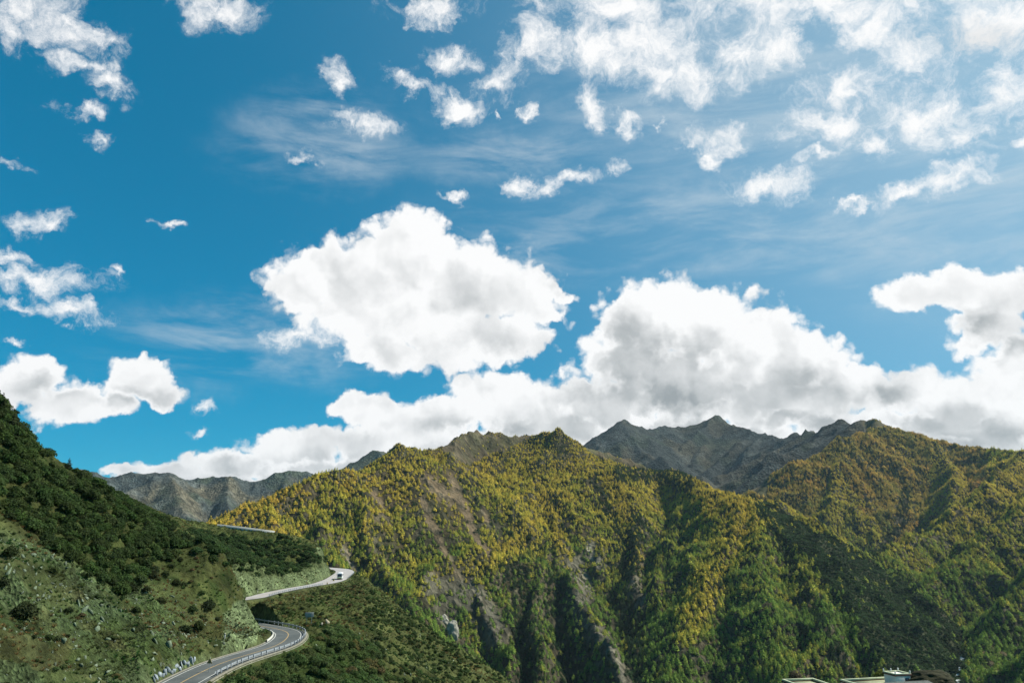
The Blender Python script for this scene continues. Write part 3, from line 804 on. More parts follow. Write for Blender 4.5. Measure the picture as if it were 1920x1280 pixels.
def conifer(name, seed, n, radius=.2, base=.12, quad_size=.055, tiers=9, mat=None, top=1.0, dens_low=1.0):
    """larch / spruce of height 1: tapering crown of drooping sprays in uneven whorls"""
    rng = np.random.default_rng(seed)
    t = rng.uniform(0, 1, n) ** 1.25                     # 0 bottom 1 top
    tier = np.round(t * tiers + rng.normal(0, .18, n)) / tiers
    t = np.clip(t * .45 + tier * .55, 0, 1)
    lob = 1 + .28 * np.sin(rng.uniform(0, 6.28) + 3 * t * 6) * rng.uniform(.3, 1)
    az_ = rng.uniform(0, 2 * math.pi, n)
    lobe = 1 + .25 * np.sin(az_ * 2 + seed) + .15 * np.sin(az_ * 5 + t * 13)
    prof = (1 - t ** 1.25) ** .8 * radius * (.55 + .45 * np.clip(t * 6, 0, 1)) + .008
    r = prof * lobe * lob * (rng.uniform(.25, 1, n) ** .5)
    z = base + (top - base) * t - r * .25
    P = np.stack([np.cos(az_) * r, np.sin(az_) * r, z], 1)
    nr = np.stack([np.cos(az_) * .9, np.sin(az_) * .9, np.full(n, .8)], 1)
    V, F, lv = clump_mesh(name, P, nr, quad_size * (1.15 - .6 * t), rng)
    return V, F, lv

def bushy(seed, n, size, hz=.8, lumps=7, spread=.55):
    """rounded shrub of radius 1 made of several leafy domes"""
    rng = np.random.default_rng(seed)
    c = np.zeros((lumps, 3)); rr = np.zeros(lumps)
    for i in range(lumps):
        a = rng.uniform(0, 6.28); q = spread * math.sqrt(rng.uniform(0, 1)) if i else 0
        rr[i] = rng.uniform(.38, .58) if i else .66
        c[i] = (math.cos(a) * q, math.sin(a) * q, rr[i] * .55 + (0.18 if i == 0 else rng.uniform(0, .15)))
    w = rr ** 2; w /= w.sum()
    k = rng.choice(lumps, n, p=w)
    v = rng.normal(size=(n, 3)); v /= np.linalg.norm(v, axis=1)[:, None]
    v[:, 2] = np.where(v[:, 2] < -.35, -v[:, 2], v[:, 2])
    P = c[k] + v * (rr[k] * rng.uniform(.8, 1.05, n))[:, None]
    P[:, 2] *= hz
    P[:, 2] = np.maximum(P[:, 2], .02)
    V, F, lv = clump_mesh('x', P, v, size, rng)
    return V, F, np.clip(lv * .7 + rng.uniform(0, .3, lumps)[np.repeat(k, 4)], 0, 1)

def trunk_arrays(h, r0, r1=0.0, sides=6, z0=-.06):
    a = np.arange(sides) * 2 * math.pi / sides
    V = np.concatenate([np.stack([np.cos(a) * r0, np.sin(a) * r0, np.full(sides, z0)], 1), np.stack([np.cos(a) * (r1 + .15 * r0), np.sin(a) * (r1 + .15 * r0), np.full(sides, h)], 1)])
    F = np.array([[i, (i + 1) % sides, (i + 1) % sides + sides, i + sides] for i in range(sides)])
    return V, F

def proto_obj(name, V, F, lv, mat, trunk=None):
    me = np_mesh(name, V, F, mat, False, {'leafvar': lv})
    if trunk is not None:
        tV, tF = trunk
        n = len(V)
        V2 = np.concatenate([V, tV]); F2 = np.concatenate([F, tF + n])
        me = np_mesh(name, V2, F2, mat, False, {'leafvar': np.r_[lv, np.full(len(tV), .0)]})
        me.materials.append(MAT_BARK)
        mi = np.zeros(len(F2), np.int32); mi[len(F):] = 1
        me.polygons.foreach_set('material_index', mi)
    return bpy.data.objects.new(name, me)

def scatter(name, P, rot, scl, tint, protos):
    """ONE mass object: a cloud of points carrying copies of a few plants or stones"""
    P = np.asarray(P); n = len(P); rng = np.random.default_rng(n)
    me = bpy.data.meshes.new(name); me.vertices.add(n); me.vertices.foreach_set('co', P.astype(np.float32).ravel())
    def fa(nm, t, arr, key):
        a = me.attributes.new(nm, t, 'POINT'); a.data.foreach_set(key, np.ascontiguousarray(arr).ravel())
    fa('rot', 'FLOAT_VECTOR', rot.astype(np.float32), 'vector'); fa('scl', 'FLOAT_VECTOR', scl.astype(np.float32), 'vector')
    fa('tint', 'FLOAT_COLOR', np.concatenate([tint, np.ones((n, 1))], 1).astype(np.float32), 'color')
    fa('pick', 'INT', rng.integers(0, len(protos), n).astype(np.int32), 'value')
    o = link_mesh(name, me)
    g = bpy.data.node_groups.new(name, 'GeometryNodeTree')
    g.interface.new_socket('Geometry', in_out='INPUT', socket_type='NodeSocketGeometry')
    g.interface.new_socket('Geometry', in_out='OUTPUT', socket_type='NodeSocketGeometry')
    gi = g.nodes.new('NodeGroupInput'); go = g.nodes.new('NodeGroupOutput')
    ip = g.nodes.new('GeometryNodeInstanceOnPoints'); jn = g.nodes.new('GeometryNodeJoinGeometry')
    for p in protos:
        oi = g.nodes.new('GeometryNodeObjectInfo'); oi.inputs['Object'].default_value = p
        ti = g.nodes.new('GeometryNodeGeometryToInstance')
        g.links.new(oi.outputs['Geometry'], ti.inputs[0]); g.links.new(ti.outputs[0], jn.inputs[0])
    def na_(nm, t):
        a = g.nodes.new('GeometryNodeInputNamedAttribute'); a.data_type = t; a.inputs['Name'].default_value = nm
        return [s for s in a.outputs if s.enabled and s.name == 'Attribute'][0]
    g.links.new(gi.outputs[0], ip.inputs['Points']); g.links.new(jn.outputs[0], ip.inputs['Instance'])
    ip.inputs['Pick Instance'].default_value = True
    g.links.new(na_('pick', 'INT'), ip.inputs['Instance Index'])
    g.links.new(na_('rot', 'FLOAT_VECTOR'), ip.inputs['Rotation']); g.links.new(na_('scl', 'FLOAT_VECTOR'), ip.inputs['Scale'])
    g.links.new(ip.outputs[0], go.inputs[0])
    md = o.modifiers.new('scatter', 'NODES'); md.node_group = g
    o['kind'] = 'stuff'
    return o

rng = np.random.default_rng(5)
def in_frame(u, v, m=25): return (u > -m) & (u < 1920 + m) & (v > -m) & (v < 1280 + m * 3)

# ---- forest on the mountains
CELL = 6.1
def fan_points(d0, d1, a0, a1, cell, seed):
    r = np.random.default_rng(seed)
    y = np.arange(d0 * .6, d1, cell); x = np.arange(min(d0 * math.sin(R(a0)), d1 * math.sin(R(a0))), d1 * math.sin(R(a1)), cell)
    X, Y = np.meshgrid(x, y); X = X.ravel() + r.uniform(-.5, .5, X.size) * cell * .95; Y = Y.ravel() + r.uniform(-.5, .5, Y.size) * cell * .95
    d = np.hypot(X, Y); a = np.degrees(np.arctan2(X, Y))
    k = (d > d0) & (d < d1) & (a > a0) & (a < a1)
    return X[k], Y[k]
TX, TY = fan_points(700, 3850, -26, 37, CELL, 31)
TZ, tB, tR, tS = far_z(TX, TY)
k = (tB < .35) & ~hidden_far(TX, TY, TZ + 11)
TX, TY, TZ, tR, tS = [a[k] for a in (TX, TY, TZ, tR, tS)]
tu, tv = proj(np.stack([TX, TY, TZ], 1))
k = in_frame(tu, tv); TX, TY, TZ, tR, tS, tu, tv = [a[k] for a in (TX, TY, TZ, tR, tS, tu, tv)]
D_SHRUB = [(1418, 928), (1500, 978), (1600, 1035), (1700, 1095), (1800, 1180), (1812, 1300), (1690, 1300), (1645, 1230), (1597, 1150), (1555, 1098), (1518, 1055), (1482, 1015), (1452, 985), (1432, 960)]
dens = np.full(len(TX), .93)
bt = in_poly(tu, tv, TREELINE) | (in_poly(tu, tv, RTREE) & (tu > 1430))
sparse_tl = (tu < 1000) & bt & (fbm(TX, TY, 120, 3, 301) > -.05)
dens = np.where(bt, np.where(sparse_tl, .16, .012), dens)
for pl, w in SCREE_LIT_RIB:
    dens *= 1 - .97 * sstep(w * 1.6, w * .5, poly_dist(tu, tv, pl))
for pl, w in CLIFFS:
    dens *= 1 - .8 * sstep(w * 1.4, w * .6, poly_dist(tu, tv, pl))
op = sstep(60, 20, poly_dist(tu, tv, [(790, 930), (830, 1000), (880, 950), (860, 900)]))
dens *= 1 - .55 * op
op2 = sstep(45, 15, poly_dist(tu, tv, [(700, 900), (730, 960), (720, 1040)]))
dens *= 1 - .35 * op2
dens *= np.where(fbm(TX, TY, 95, 4, 303) > .28, .45, 1)
dens *= 1 - .45 * sstep(1.5, 2.4, tS)
dsh = in_poly(tu + fbm(TX, TY, 70, 3, 331) * 20, tv + fbm(TX, TY, 60, 3, 333) * 16, D_SHRUB) & (np.random.default_rng(8).uniform(0, 1, len(TX)) > .035)
k = (np.random.default_rng(7).uniform(0, 1, len(TX)) < dens)
larch = k & ~dsh
LX, LY, LZ, lR, lu, lv_ = [a[larch] for a in (TX, TY, TZ, tR, tu, tv)]
nL = len(LX); r = np.random.default_rng(9)
DARKC_SHADE = [([(1170, 885), (1230, 890), (1280, 900)], 20), ([(1050, 830), (1060, 850)], 12), ([(1195, 980), (1187, 1060), (1192, 1180), (1190, 1290)], 17), ([(1150, 1120), (1178, 1200)], 12), ([(965, 1075), (985, 1180), (995, 1290)], 26), ([(1040, 1100), (1060, 1280)], 18), ([(1110, 900), (1160, 1000), (1170, 1080)], 9), ([(1425, 950), (1500, 1090), (1560, 1200), (1600, 1290)], 10), ([(1700, 920), (1690, 985), (1640, 1040)], 9), ([(1590, 1060), (1700, 1110)], 0)]  # dark conifer stands; gully lines also put ravine shade into tree colour
# gold high up and on the left shoulder, green lower down
yl = .28 + .55 * sstep(1060, 880, lv_) * (lR < .5) + .45 * sstep(620, 420, lu) - .30 * sstep(1000, 1180, lv_) + .55 * fbm(LX, LY, 170, 4, 311) + .35 * fbm(LX, LY, 45, 2, 313)
yl += .5 * sstep(40, 10, poly_dist(lu, lv_, [(800, 1110), (850, 1082), (940, 1040), (990, 1000)])) + .6 * sstep(48, 8, poly_dist(lu, lv_, [(1300, 915), (1400, 930), (1385, 1000), (1330, 1090), (1290, 1190)])) + .5 * sstep(22, 6, poly_dist(lu, lv_, [(1030, 935), (1045, 990), (1060, 1050)])) + .4 * sstep(22, 6, poly_dist(lu, lv_, [(1150, 900), (1185, 1000), (1195, 1060)]))  # yellow added along crests, their sunlight put into the tree colour
yl = np.where(lR > .5, .24 + .38 * sstep(1150, 860, lv_) + .45 * fbm(LX, LY, 170, 4, 315) + .30 * fbm(LX, LY, 45, 2, 317) + .35 * sstep(40, 5, poly_dist(lu, lv_, [(1920, 890), (1800, 950), (1700, 1020), (1620, 1050)])), yl)  # right mountain; its sunlit crest is painted in as extra yellow
yl = np.clip(yl + r.normal(0, .13, nL), 0, 1)
cg = np.array([.15, .24, .045]); cy = np.array([.46, .41, .065]); co_ = np.array([.54, .36, .07]); cd = np.array([.022, .048, .015])
lt = cg + (cy - cg) * np.clip(yl * 1.6, 0, 1)[:, None]; lt = lt + (co_ - lt) * (np.clip(yl * 1.6 - 1, 0, 1) * np.where((lR > .5) | (lu < 700), 1, .55))[:, None]
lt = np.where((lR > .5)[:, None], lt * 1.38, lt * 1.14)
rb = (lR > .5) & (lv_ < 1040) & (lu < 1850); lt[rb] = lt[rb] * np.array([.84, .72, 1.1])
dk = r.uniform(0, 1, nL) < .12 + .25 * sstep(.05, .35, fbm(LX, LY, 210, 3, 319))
for pl, w in DARKC_SHADE:
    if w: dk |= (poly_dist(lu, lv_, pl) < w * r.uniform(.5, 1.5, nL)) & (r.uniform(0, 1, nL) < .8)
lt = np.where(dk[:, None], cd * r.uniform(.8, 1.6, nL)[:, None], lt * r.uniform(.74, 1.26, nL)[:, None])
lh = (5.4 + 7.0 * r.beta(2, 2.2, nL) + 2.0 * fbm(LX, LY, 60, 2, 321)) * (1 - .35 * sstep(900, 840, lv_) * (lR < .5)) * np.where(lR > .5, 1.15, 1)
lwid = r.uniform(.75, 1.5, nL) * 1.12
print('larch', nL)
protos = []
for i in range(5):
    V, F, l_ = conifer('larch', 40 + i, 170, .30 + .03 * (i % 3), .05, .078, 6)
    if i >= 3: V, F, l_ = conifer('larch', 40 + i, 190, .40, .06, .085, 4, top=.82)
    protos.append(proto_obj('larch_proto', V, F, l_, MAT_LEAF_I))
# the 300 that show largest stand as single trees
ld = np.hypot(LX, LY); app = lh / ld * np.where((lv_ < 1276) & (lu > 3) & (lu < 1917) & ~hidden_far(LX, LY, LZ + lh * .35), 1, .2)
big = np.argsort(-app)[:300]; rest = np.ones(nL, bool); rest[big] = False
rot = np.zeros((nL, 3)); rot[:, 2] = r.uniform(0, 6.28, nL); rot[:, :2] = r.normal(0, .03, (nL, 2))
scl = np.stack([lh * lwid, lh * lwid, lh], 1)
PL = np.stack([LX, LY, LZ - .3], 1)
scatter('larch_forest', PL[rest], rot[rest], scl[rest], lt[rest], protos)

# ---- dark evergreen scrub on the right flank of the spur
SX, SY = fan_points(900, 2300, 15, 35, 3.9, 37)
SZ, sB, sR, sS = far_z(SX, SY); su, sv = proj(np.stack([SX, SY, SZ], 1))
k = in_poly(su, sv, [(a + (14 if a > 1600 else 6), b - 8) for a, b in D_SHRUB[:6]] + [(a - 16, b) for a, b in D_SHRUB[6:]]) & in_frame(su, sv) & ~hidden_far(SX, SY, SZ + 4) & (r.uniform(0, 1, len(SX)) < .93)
SX, SY, SZ, su, sv = [a[k] for a in (SX, SY, SZ, su, sv)]
print('scrub', len(SX))
sprotos = [proto_obj('scrub_proto', *bushy(60 + i, 110, .20, .8), MAT_LEAF_I) for i in range(4)]
ss = r.uniform(2.2, 4.4, len(SX)) * (1 + .5 * fbm(SX, SY, 30, 2, 403))
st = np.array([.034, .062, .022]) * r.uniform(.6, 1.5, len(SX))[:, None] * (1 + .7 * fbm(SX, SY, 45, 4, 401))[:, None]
srot = np.zeros((len(SX), 3)); srot[:, 2] = r.uniform(0, 6.28, len(SX))
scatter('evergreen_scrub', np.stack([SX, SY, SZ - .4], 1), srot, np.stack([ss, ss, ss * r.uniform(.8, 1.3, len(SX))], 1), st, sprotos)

# ---- single larches
tproto = []
for i in range(8):
    V, F, l_ = conifer('larch', 80 + i, 380, .26 + .03 * (i % 3), .06, .05, 11)
    if i in (2, 5, 7): V, F, l_ = conifer('larch', 80 + i, 420, .36, .07, .055, 5, top=.9)
    crown = np_mesh('crown', V, F, MAT_LEAF_O, False, {'leafvar': l_})
    tV, tF = trunk_arrays(.85, .017)
    tproto.append((crown, np_mesh('trunk', tV, tF, MAT_BARK)))
def where_words(u, v):
    if u > 1480: return 'on the right hand valley side' if u > 1700 else 'below the dark scrub'
    if u > 1190: return 'on the broad spur right of the deep gully'
    if u > 1000: return 'on the cliff rib left of the deep gully'
    return 'at the foot of the middle mountain'
for q, i in enumerate(big):
    cr, tk = tproto[q % 8]
    e = bpy.data.objects.new('larch_tree', None); COL.objects.link(e)
    e.location = PL[i]; e.rotation_euler = tuple(rot[i]); e.scale = tuple(scl[i])
    y_ = yl[i]
    kind_ = 'dark evergreen' if dk[i] else ('golden' if y_ > .75 else 'yellow green' if y_ > .4 else 'green')
    tag(e, f'{kind_} conical tree {where_words(lu[i], lv_[i])}', 'tree', f'{kind_} trees {where_words(lu[i], lv_[i])}')
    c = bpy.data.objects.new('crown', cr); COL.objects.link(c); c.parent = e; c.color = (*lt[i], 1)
    t = bpy.data.objects.new('trunk', tk); COL.objects.link(t); t.parent = e
# ------------------------------------------------------------------ shrubs, grass and rubble of the near hillside
def hit(u, v, d0=60, d1=640):
    """the point of the near hillside seen at pixel (u, v)"""
    a, b, c = pix(u, v, 1.0)
    d = np.linspace(d0, d1, 1600)
    z = near_height(a * d, b * d)
    k = np.nonzero(z >= c * d)[0]
    i = k[0] if len(k) else len(d) - 1
    return Vector((a * d[i], b * d[i], float(z[i])))
def hit_far(u, v):
    a, b, c = pix(u, v, 1.0)
    d = np.linspace(700, 4000, 4000)
    z = far_z(a * d, b * d)[0]
    k = np.nonzero(z >= c * d)[0]; i = k[0] if len(k) else 0
    return Vector((a * d[i], b * d[i], float(z[i])))
def near_pts(cell, seed, x0=-230, x1=60, y0=60, y1=560):
    r = np.random.default_rng(seed)
    x, y = np.meshgrid(np.arange(x0, x1, cell), np.arange(y0, y1, cell))
    x = x.ravel() + r.uniform(-.5, .5, x.size) * cell; y = y.ravel() + r.uniform(-.5, .5, y.size) * cell
    a = np.degrees(np.arctan2(x, y)); k = np.abs(a) < 37
    return x[k], y[k]
_nzt = NZ
def near_z(x, y):
    a = np.arctan2(x, y); d = np.hypot(x, y)
    fj = np.clip((a - naz[0]) / (naz[1] - naz[0]), 0, na - 1.001); i = np.clip(np.searchsorted(ndd, d) - 1, 0, nd - 2)
    p = (d - ndd[i]) / (ndd[i + 1] - ndd[i]); j = fj.astype(int); q = fj - j
    S = lambda A: A[i, j] * (1 - p) * (1 - q) + A[i + 1, j] * p * (1 - q) + A[i, j + 1] * (1 - p) * q + A[i + 1, j + 1] * p * q
    return S(NZ), S(_ed.reshape(NZ.shape)), S(_cut.reshape(NZ.shape))

def cover_points(cell, seed, h, polys=None, extra=None):
    x, y = near_pts(cell, seed)
    z, ed_, ct = near_z(x, y); u, v = proj(np.stack([x, y, z], 1))
    k = in_frame(u, v, 30) & (ed_ > .4) & ~hidden_near(x, y, z + h, 2.5)
    if polys is not None:
        m = np.zeros(len(u), bool)
        for p in polys: m |= in_poly(u, v, p)
        k &= m
    return [a[k] for a in (x, y, z, u, v, ed_, ct)]

plants = {'juniper': [], 'bush': []}            # rows: x y z radius height-factor u v r g b zone
def add_plants(kind, x, y, z, rad, hz, u, v, col, zone):
    plants[kind].append(np.column_stack([x, y, z, rad, hz, u, v, col, np.full(len(x), zone)]))
rg = np.random.default_rng(77)
def tintvar(base, n, lo=.7, hi=1.4): return np.array(base) * rg.uniform(lo, hi, n)[:, None] * rg.uniform(.9, 1.1, (n, 3))
# dark juniper on the left hill
x, y, z, u, v, e_, c_ = cover_points(1.9, 501, 1.5, [Z_JUNIPER])
grassy = sstep(30, 12, poly_dist(u, v, [(75, 845), (115, 882)])) + sstep(14, 6, poly_dist(u, v, [(118, 985), (135, 990)]))
k = rg.uniform(0, 1, len(x)) < (.97 - .75 * np.clip(grassy, 0, 1) - .28 * (fbm(x, y, 14, 2, 503) > .28))
x, y, z, u, v = [a[k] for a in (x, y, z, u, v)]
add_plants('juniper', x, y, z, rg.uniform(1.15, 2.2, len(x)), rg.uniform(.8, 1.2, len(x)), u, v, tintvar((.036, .062, .018), len(x)), 0)
# second spur
x, y, z, u, v, e_, c_ = cover_points(2.15, 507, 1.5, [Z_SPUR])
k = (rg.uniform(0, 1, len(x)) < .93 - .5 * (fbm(x, y, 20, 2, 505) > .26)) & (e_ > 2.5) & (poly_dist(u, v, [(400, 985), (440, 988), (515, 998)]) > 12); x, y, z, u, v = [a[k] for a in (x, y, z, u, v)]
add_plants('juniper', x, y, z, rg.uniform(1.2, 2.2, len(x)), rg.uniform(.7, 1.05, len(x)), u, v, tintvar((.036, .066, .022), len(x)), 1)
# lone junipers on the knoll and the scree
LONE = [(42, 1162, 2.1), (390, 1145, 2.2), (240, 1108, 1.9), (330, 1098, 1.2), (372, 1182, 1.5), (345, 1185, 1.3), (255, 1150, 1.2), (210, 1095, 1.4), (160, 1085, 1.3), (100, 1075, 1.2), (320, 1065, 1.0),
        (338, 1052, .9), (345, 1100, 1.1), (20, 1045, 1.6), (5, 1100, 1.4), (300, 1130, 1.2), (262, 1095, 1.7), (285, 1085, 1.5), (310, 1082, 1.2), (525, 1117, 1.2), (360, 1148, 1.3), (290, 1075, 1.4), (275, 1110, 1.2), (130, 1150, 1.0)]
L_ = np.array([[*hit(a, b), c, a, b] for a, b, c in LONE])
add_plants('juniper', L_[:, 0], L_[:, 1], L_[:, 2], L_[:, 3], rg.uniform(.9, 1.15, len(L_)), L_[:, 4], L_[:, 5], tintvar((.030, .045, .016), len(L_)), 2)
# slope right of the road: low dark shrubs
x, y, z, u, v, e_, c_ = cover_points(1.55, 511, 1.0, [Z_SLOPE])
k = rg.uniform(0, 1, len(x)) < .72 - .4 * (fbm(x, y, 16, 2, 509) > .12); x, y, z, u, v = [a[k] for a in (x, y, z, u, v)]
add_plants('bush', x, y, z, rg.uniform(.5, 1.2, len(x)), rg.uniform(.6, 1.0, len(x)), u, v, tintvar((.040, .068, .022), len(x)), 3)
# bushes below the guard rail
x, y, z, u, v, e_, c_ = cover_points(1.35, 513, 1.6, [Z_BUSH])
k = (rg.uniform(0, 1, len(x)) < .80) & (e_ > 2.2); x, y, z, u, v = [a[k] for a in (x, y, z, u, v)]
col = tintvar((.056, .092, .030), len(x)); br = fbm(x, y, 9, 2, 515) > .28; col[br] = tintvar((.095, .088, .034), br.sum())
add_plants('bush', x, y, z, rg.uniform(.7, 1.7, len(x)), rg.uniform(.7, 1.15, len(x)), u, v, col, 4)
# shelf between the roads and the open slopes: low mixed scrub
x, y, z, u, v, e_, c_ = cover_points(1.9, 517, .8, [Z_SHELF])
k = (rg.uniform(0, 1, len(x)) < .62) & (e_ > 1.2); x, y, z, u, v = [a[k] for a in (x, y, z, u, v)]
col = tintvar((.065, .10, .030), len(x)); br = rg.uniform(0, 1, len(x)) < .35; col[br] = tintvar((.10, .085, .034), br.sum()); dk_ = rg.uniform(0, 1, len(x)) < .2; col[dk_] = tintvar((.035, .055, .02), dk_.sum())
add_plants('bush', x, y, z, rg.uniform(.35, 1.0, len(x)), rg.uniform(.5, 1.0, len(x)), u, v, col, 5)
# scattered scrub elsewhere
x, y, z, u, v, e_, c_ = cover_points(2.5, 519, .6)
allz = np.zeros(len(u), bool)
for p in (Z_JUNIPER, Z_SPUR, Z_SLOPE, Z_BUSH, Z_SHELF): allz |= in_poly(u, v, p)
k = ~allz & (rg.uniform(0, 1, len(x)) < .46 + .3 * (fbm(x, y, 22, 3, 521) > .1)) & (c_ < .3) & ~in_poly(u, v, [(428, 1128), (478, 1126), (492, 1178), (490, 1200), (425, 1238), (412, 1226), (416, 1175)]) & ((v > 955) | (u > 300)); x, y, z, u, v = [a[k] for a in (x, y, z, u, v)]
col = tintvar((.050, .078, .026), len(x)); dk_ = rg.uniform(0, 1, len(x)) < .3; col[dk_] = tintvar((.03, .05, .018), dk_.sum()); br = (fbm(x, y, 14, 2, 523) > .12); col[br] = tintvar((.095, .08, .034), br.sum())
add_plants('bush', x, y, z, rg.uniform(.25, .8, len(x)), rg.uniform(.5, 1.0, len(x)), u, v, col, 6)

ZW = {0: 'on the steep left hillside', 1: 'on the spur above the upper road', 2: 'standing apart near the knoll', 3: 'on the slope falling right of the road', 4: 'below the guard rail', 5: 'between the two road bends', 6: 'on the open grassy slope'}
QP = {k_: [proto_obj(k_ + '_proto', *bushy(seed + i, 300, .15, .85, 8), MAT_LEAF_I) for i in range(5)] for k_, seed in (('juniper', 120), ('bush', 140))}
for kind, name, mass, word in (('juniper', 'juniper_shrub', 'juniper_scrub', 'rounded dark green shrub'), ('bush', 'leafy_bush', 'bush_scrub', 'leafy bush')):
    A = np.concatenate(plants[kind]); n = len(A)
    d = np.hypot(A[:, 0], A[:, 1])
    vis = (A[:, 5] > 2) & (A[:, 5] < 1918) & (A[:, 6] < 1276) & ~hidden_near(A[:, 0], A[:, 1], A[:, 2] + A[:, 3] * .6, A[:, 3] * .5 + 1)
    sc_ = A[:, 3] / d * np.where(vis, 1, .1) * np.where(A[:, 10] == 2, 3, 1)
    bigp = np.argsort(-sc_)[:300]; m = np.ones(n, bool); m[bigp] = False
    rot_ = np.zeros((n, 3)); rot_[:, 2] = rg.uniform(0, 6.28, n)
    S3 = np.stack([A[:, 3], A[:, 3] * rg.uniform(.8, 1.2, n), A[:, 3] * A[:, 4] * 1.05], 1)
    PP = A[:, :3].copy(); PP[:, 2] -= A[:, 3] * .12
    scatter(mass, PP[m], rot_[m], S3[m], A[m][:, 7:10], QP[kind])
    print(kind, n)
    hi_ = [np_mesh('foliage', *bushy(160 + i, 620, .105, .85, 10)[:2], MAT_LEAF_O) for i in range(8)]
    for me_ in hi_:
        a_ = me_.attributes.new('leafvar', 'FLOAT', 'POINT'); a_.data.foreach_set('value', np.repeat(rg.uniform(0, 1, len(me_.vertices) // 4), 4).astype(np.float32))
    for q, i in enumerate(bigp):
        o = bpy.data.objects.new(name, hi_[q % 8]); COL.objects.link(o)
        o.location = PP[i]; o.rotation_euler = tuple(rot_[i]); o.scale = tuple(S3[i]); o.color = (*A[i, 7:10], 1)
        zn = int(A[i, 10]); brown = A[i, 7] > A[i, 8]
        w = 'brown autumn bush' if brown else word
        if zn == 2:
            near_ = [('beside the scree at the left edge', 42, 1162), ('above the grey cut face', 390, 1145), ('at the lower tip of the shrub belt', 240, 1108), ('on the bare brown top of the knoll', 330, 1070), ('beside the upper guard rail', 525, 1117)]
            ds = [math.hypot(A[i, 5] - a, A[i, 6] - b) for _, a, b in near_]; j = int(np.argmin(ds))
            tag(o, f'lone {w} {near_[j][0]}', 'shrub', f'lone shrubs {near_[j][0]}')
        else:
            tag(o, f'{w} {ZW[zn]}', 'shrub', f'{w}s {ZW[zn]}')

# small pines on the skyline of the left hill
for a, b, h_ in ((3, 757, 3.2), (24, 800, 4.2), (30, 812, 3.4), (128, 875, 2.6)):
    p = hit(a, b + 4)
    e = bpy.data.objects.new('pine_tree', None); COL.objects.link(e); e.location = p - Vector((0, 0, .2)); e.scale = (h_ * 1.1, h_ * 1.1, h_)
    V, F, l_ = conifer('pine', int(a), 260, .3, .12, .07, 7)
    c = link_mesh('crown', np_mesh('crown', V, F, MAT_LEAF_O, False, {'leafvar': l_}), e); c.color = (.03, .042, .018, 1)
    tV, tF = trunk_arrays(.8, .025); link_mesh('trunk', np_mesh('trunk', tV, tF, MAT_BARK), e)
    w = {3: 'topmost small dark pine at the head of the left hillside skyline', 24: 'upper of the two close pines below the skyline crag', 30: 'lower of the two close pines below the skyline crag', 128: 'small leaning pine where the left skyline meets the far mountains'}[a]
    tag(e, w, 'pine tree', 'pines on the hillside skyline')

# grass tufts
def tuft(seed, n=26):
    r = np.random.default_rng(seed); a = r.uniform(0, 6.28, n); l = r.uniform(.5, 1, n); s_ = r.uniform(.1, .75, n); b0 = r.uniform(0, .35, n); w = .07
    V = np.empty((n, 4, 3)); c, s = np.cos(a), np.sin(a)
    V[:, 0] = np.stack([c * b0 - s * w, s * b0 + c * w, 0 * a - .05], 1); V[:, 1] = np.stack([c * b0 + s * w, s * b0 - c * w, 0 * a - .05], 1)
    V[:, 2] = np.stack([c * (b0 + s_ * l) + s * w * .3, s * (b0 + s_ * l) - c * w * .3, l], 1); V[:, 3] = np.stack([c * (b0 + s_ * l) - s * w * .3, s * (b0 + s_ * l) + c * w * .3, l], 1)
    return V.reshape(-1, 3), np.arange(n * 4).reshape(n, 4), np.repeat(r.uniform(0, 1, n), 4)
x, y, z, u, v, e_, c_ = cover_points(.95, 531, .3)
k = rg.uniform(0, 1, len(x)) < np.where((c_ > .3), .05, .75) * np.where(in_poly(u, v, Z_JUNIPER), .4, 1) * np.where(fbm(x, y, 11, 2, 533) > .25, .3, 1)
x, y, z, u, v = [a[k] for a in (x, y, z, u, v)]; n = len(x); print('grass', n)
g0 = .62 * np.array([.11, .135, .045]) + (np.array([.075, .10, .032]) - np.array([.125, .115, .045])) * sstep(-.2, .2, fbm(x, y, 12, 3, 535))[:, None]
g0 = g0 + (np.array([.17, .12, .05]) - g0) * (fbm(x, y, 19, 2, 537) > .22)[:, None]
gs = rg.uniform(.22, .6, n); rt = np.zeros((n, 3)); rt[:, 2] = rg.uniform(0, 6.28, n)
scatter('grass', np.stack([x, y, z], 1), rt, np.stack([gs * 1.2, gs * 1.2, gs * .8], 1), g0 * rg.uniform(.7, 1.3, (n, 1)), [proto_obj('tuft_proto', *tuft(i), MAT_LEAF_I) for i in range(4)])

# stones
def stone_arrays(seed, n=14, flat=.6):
    r = np.random.default_rng(seed); p = r.normal(size=(n, 3)); p /= np.linalg.norm(p, axis=1)[:, None]; p *= r.uniform(.7, 1.1, (n, 1)); p[:, 2] *= flat; p[:, 0] *= r.uniform(.8, 1.4)
    bm = bmesh.new()
    for q in p: bm.verts.new(q)
    res = bmesh.ops.convex_hull(bm, input=list(bm.verts))
    for v_ in [v_ for v_ in bm.verts if not v_.link_faces]: bm.verts.remove(v_)
    bmesh.ops.triangulate(bm, faces=bm.faces)
    bm.verts.index_update()
    V = np.array([v_.co[:] for v_ in bm.verts]); F = np.array([[w.index for w in f.verts] for f in bm.faces]); bm.free()
    return V, F
def stone_mat(name, inst):
    m, nt, b = new_mat(name)
    c = N(nt, 'ShaderNodeAttribute', attribute_name='tint', attribute_type='INSTANCER').outputs['Color'] if inst else N(nt, 'ShaderNodeObjectInfo').outputs['Color']
    n_ = noise(nt, objco(nt), 2.2, 6, .7)
    nt.links.new(mixc(nt, 1.0, c, ramp(nt, n_, [(.3, .55), (.7, 1.5)]), 'MULTIPLY'), b.inputs['Base Color'])
    bump(nt, b, n_, .7, .12)
    return m
MAT_ST_I = stone_mat('rubble_stone', True); MAT_ST_O = stone_mat('stone', False)
